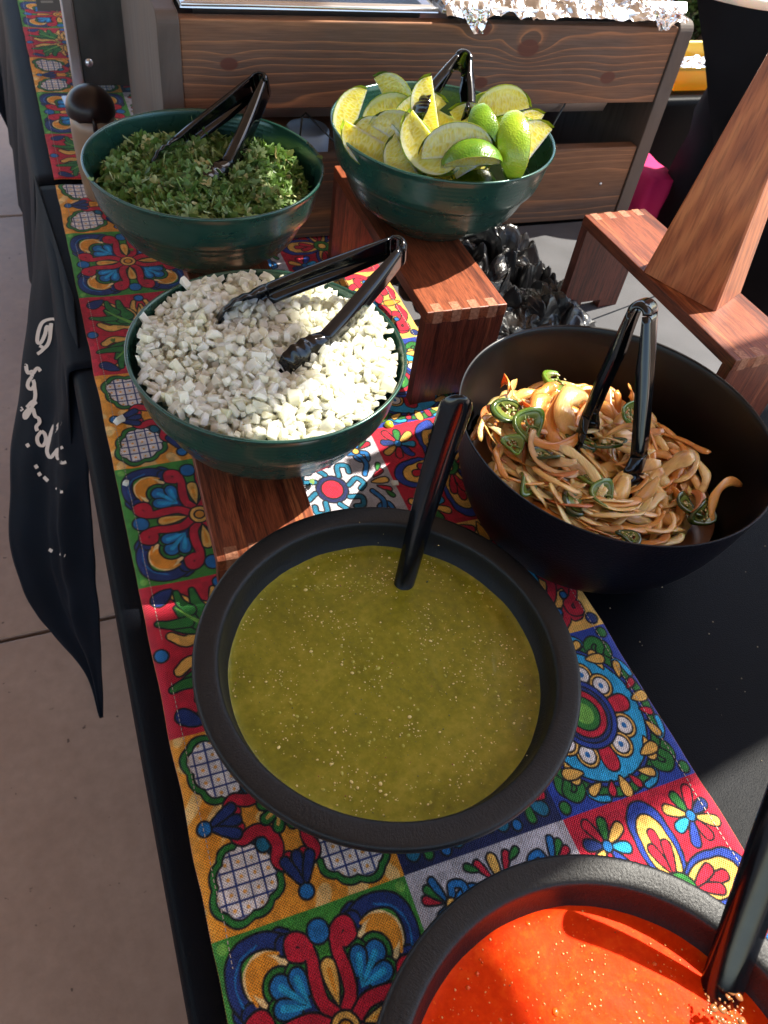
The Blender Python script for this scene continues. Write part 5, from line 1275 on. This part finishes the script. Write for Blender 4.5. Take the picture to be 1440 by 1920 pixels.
# ------------------------------------------------------------------ beyond: yellow tray, pink cloth, shrubs
MAT['yellow'] = mat('yellow_plastic', (.75, .45, .02), .35, sss=.2); MAT['pink'] = mat('magenta_cloth', (.55, .01, .12), .8)
yp = atz(1262, 178, 0.0)
yt = thing('yellow_tray', 'bright yellow plastic tray of food with a bit of foil on the separate table', 'tray', (yp.x + .12, yp.y + .070, .001), rot=(0, 0, 0))
vs = []; 
for s_, z in ((1, 0), (1.12, .042), (1.18, .044), (1.19, .039)):
    for sx, sy in ((-1, -1), (1, -1), (1, 1), (-1, 1)): vs.append((sx * .11 * s_, sy * .055 * s_, z))
fs = [(0, 1, 2, 3)] + [(q * 4 + i, q * 4 + (i + 1) % 4, q * 4 + 4 + (i + 1) % 4, q * 4 + 4 + i) for q in range(3) for i in range(4)]
o = link('tub', pyd(vs, fs), MAT['yellow'], yt, smooth=False); solidify(o, .003, 0)
crumple('foil_lining', 26, 20, lambda u, v: ((u - .5) * .20, (v - .5) * .09, .022 + .012 * cell((u, v), 9, 1)), MAT['foil'], yt)
pc = thing('pink_cloth', 'tall bundle of magenta cloth standing between the crate and the person in black', 'cloth', (0, 0, 0))
p0 = aty(1150, 300, 1.215)
vs = []; fs = []
for j in range(12):                        # a bundle of folded cloth standing on the floor by the table
    for i in range(40):
        a = 2 * PI * i / 40; q_ = 1 + .06 * math.sin(a * 7 + j * .3); z_ = j / 11
        vs.append((.036 * q_ * max(-1, min(1, 1.35 * math.cos(a))), .055 * q_ * max(-1, min(1, 1.35 * math.sin(a))), (p0.z + T) * z_))
for j in range(11):
    for i in range(40): fs.append((j * 40 + i, j * 40 + (i + 1) % 40, (j + 1) * 40 + (i + 1) % 40, (j + 1) * 40 + i))
fs.append(tuple(11 * 40 + i for i in range(40)))
pc.location = (p0.x + .055, 1.215 - .03, 0)
link('folded_cloth', pyd(vs, fs), MAT['pink'], pc)
def m_bush():
    M = mat('shrub_leaf', (.05, .10, .02), .35, spec=.6); n = NT(M); g = n.n('NewGeometry').outputs['Random Per Island']
    n.col(n.ramp(g, [(0, (.03, .07, .015)), (.5, (.07, .14, .03)), (.85, (.16, .24, .07)), (1, (.35, .38, .22))])); return M
MAT['bush'] = m_bush(); MAT['bark'] = mat('bark', (.08, .05, .035), .8)
def bush(label, x, y, rx, rz, h0, n, seed):
    t = thing('shrub', label, 'shrub', (x, y, -T), 'shrubs beyond the patio'); q = random.Random(seed); vs = []; fs = []
    cl = [(q.gauss(0, .55), q.gauss(0, .55), q.uniform(0, 1), q.uniform(.25, .5)) for _ in range(26)]
    for i in range(n):
        cx, cy, cz, cr_ = cl[q.randrange(26)]; v = Vector((q.gauss(0, 1), q.gauss(0, 1), q.gauss(0, 1))).normalized() * cr_ * q.uniform(.6, 1); p = Vector(((cx + v.x) * rx, (cy + v.y) * rx, h0 + (cz + v.z * .5) * rz))
        M_ = Euler((q.uniform(-1.2, 1.2), q.uniform(-1.2, 1.2), q.uniform(0, 6.3))).to_matrix(); L_ = q.uniform(.03, .065); k = len(vs)
        for a, b, c in ((0, -.1, 0), (-.32, .45, .06), (0, 1, -.05), (.32, .45, .06)): vs.append(p + M_ @ Vector((a * L_, b * L_, c * L_)))
        fs += [(k, k + 1, k + 2), (k, k + 2, k + 3)]
    o = link('foliage', pyd(vs, fs), MAT['bush'], t, smooth=False); o['kind'] = 'stuff'
    for k in range(5): a = k * 1.3; link('stem', tube_me([(.04 * math.cos(a), .04 * math.sin(a), 0), (.2 * rx * math.cos(a), .2 * rx * math.sin(a), h0 * .6 + .2), (.5 * rx * math.cos(a), .5 * rx * math.sin(a), h0 + rz * .7)], [.025, .017, .007], 7), MAT['bark'], t)
bush('glossy dark green shrub glimpsed between the crate and the person', 2.75, 3.30, .75, 1.1, .0, 26000, 31)
bush('shrub farther along the patio edge, out towards the sun', 4.3, 2.6, 1.0, 1.3, .1, 5000, 32)
bush('shrub past the far end of the tables', .9, 4.6, 1.0, 1.2, .1, 6000, 33)

# ------------------------------------------------------------------ added out of view: a roof slab and a column placed to shade the table
MAT['roof'] = mat('plaster', (.72, .62, .50), .8)  # pale tone chosen so the added roof bounces warm fill
HR = 2.05; sx_, sy_ = SUN.x / SUN.z, SUN.y / SUN.z
edge = [(.55, -4.0), (.20, -1.2), (.135, -.30), (.120, .05), (.05, .16), (-.012, .33), (-.008, .392), (.052, .43), (.066, .60), (.074, .80), (.115, .92), (.25, 1.3), (.5, 2.0), (1.2, 4.0)]  # added roof's edge, bent point by point to shape the sun patches
pts = [(x + sx_ * HR, y + sy_ * HR) for x, y in edge]
low = [(x, y, HR + T) for x, y in pts] + [(-6, pts[-1][1], HR + T), (-6, pts[0][1], HR + T)]
n = len(low); vs = low + [(x, y, z + .14) for x, y, z in low]
rf_ = link('shade_roof', pyd(vs, [tuple(range(n))[::-1], tuple(range(n, 2 * n))] + [(i, (i + 1) % n, n + (i + 1) % n, n + i) for i in range(n)]), MAT['roof'], smooth=False)
tag(rf_, 'unseen flat roof slab added to shade the tables, its edge shaped to the sun patches', 'roof')
vdir = Vector((-SUN.y, SUN.x, 0)).normalized(); sdir = Vector((SUN.x, SUN.y, 0)).normalized()
cc = vdir * .204 + sdir * 1.62  # unseen column added here to block a band of sun
col_ = thing('shade_column', 'unseen square column added to cast a band of shade over the table', 'column', (cc.x, cc.y, -T), rot=(0, 0, math.atan2(sdir.y, sdir.x)))
HW = .143
box('shaft', (-HW, HW, -HW, HW, .12, HR + T - .08), MAT['roof'], col_, .004)
box('plinth', (-HW - .02, HW + .02, -HW - .02, HW + .02, 0, .12), MAT['roof'], col_, .004)
box('capital', (-HW - .015, HW + .015, -HW - .015, HW + .015, HR + T - .08, HR + T - .002), MAT['roof'], col_, .004)
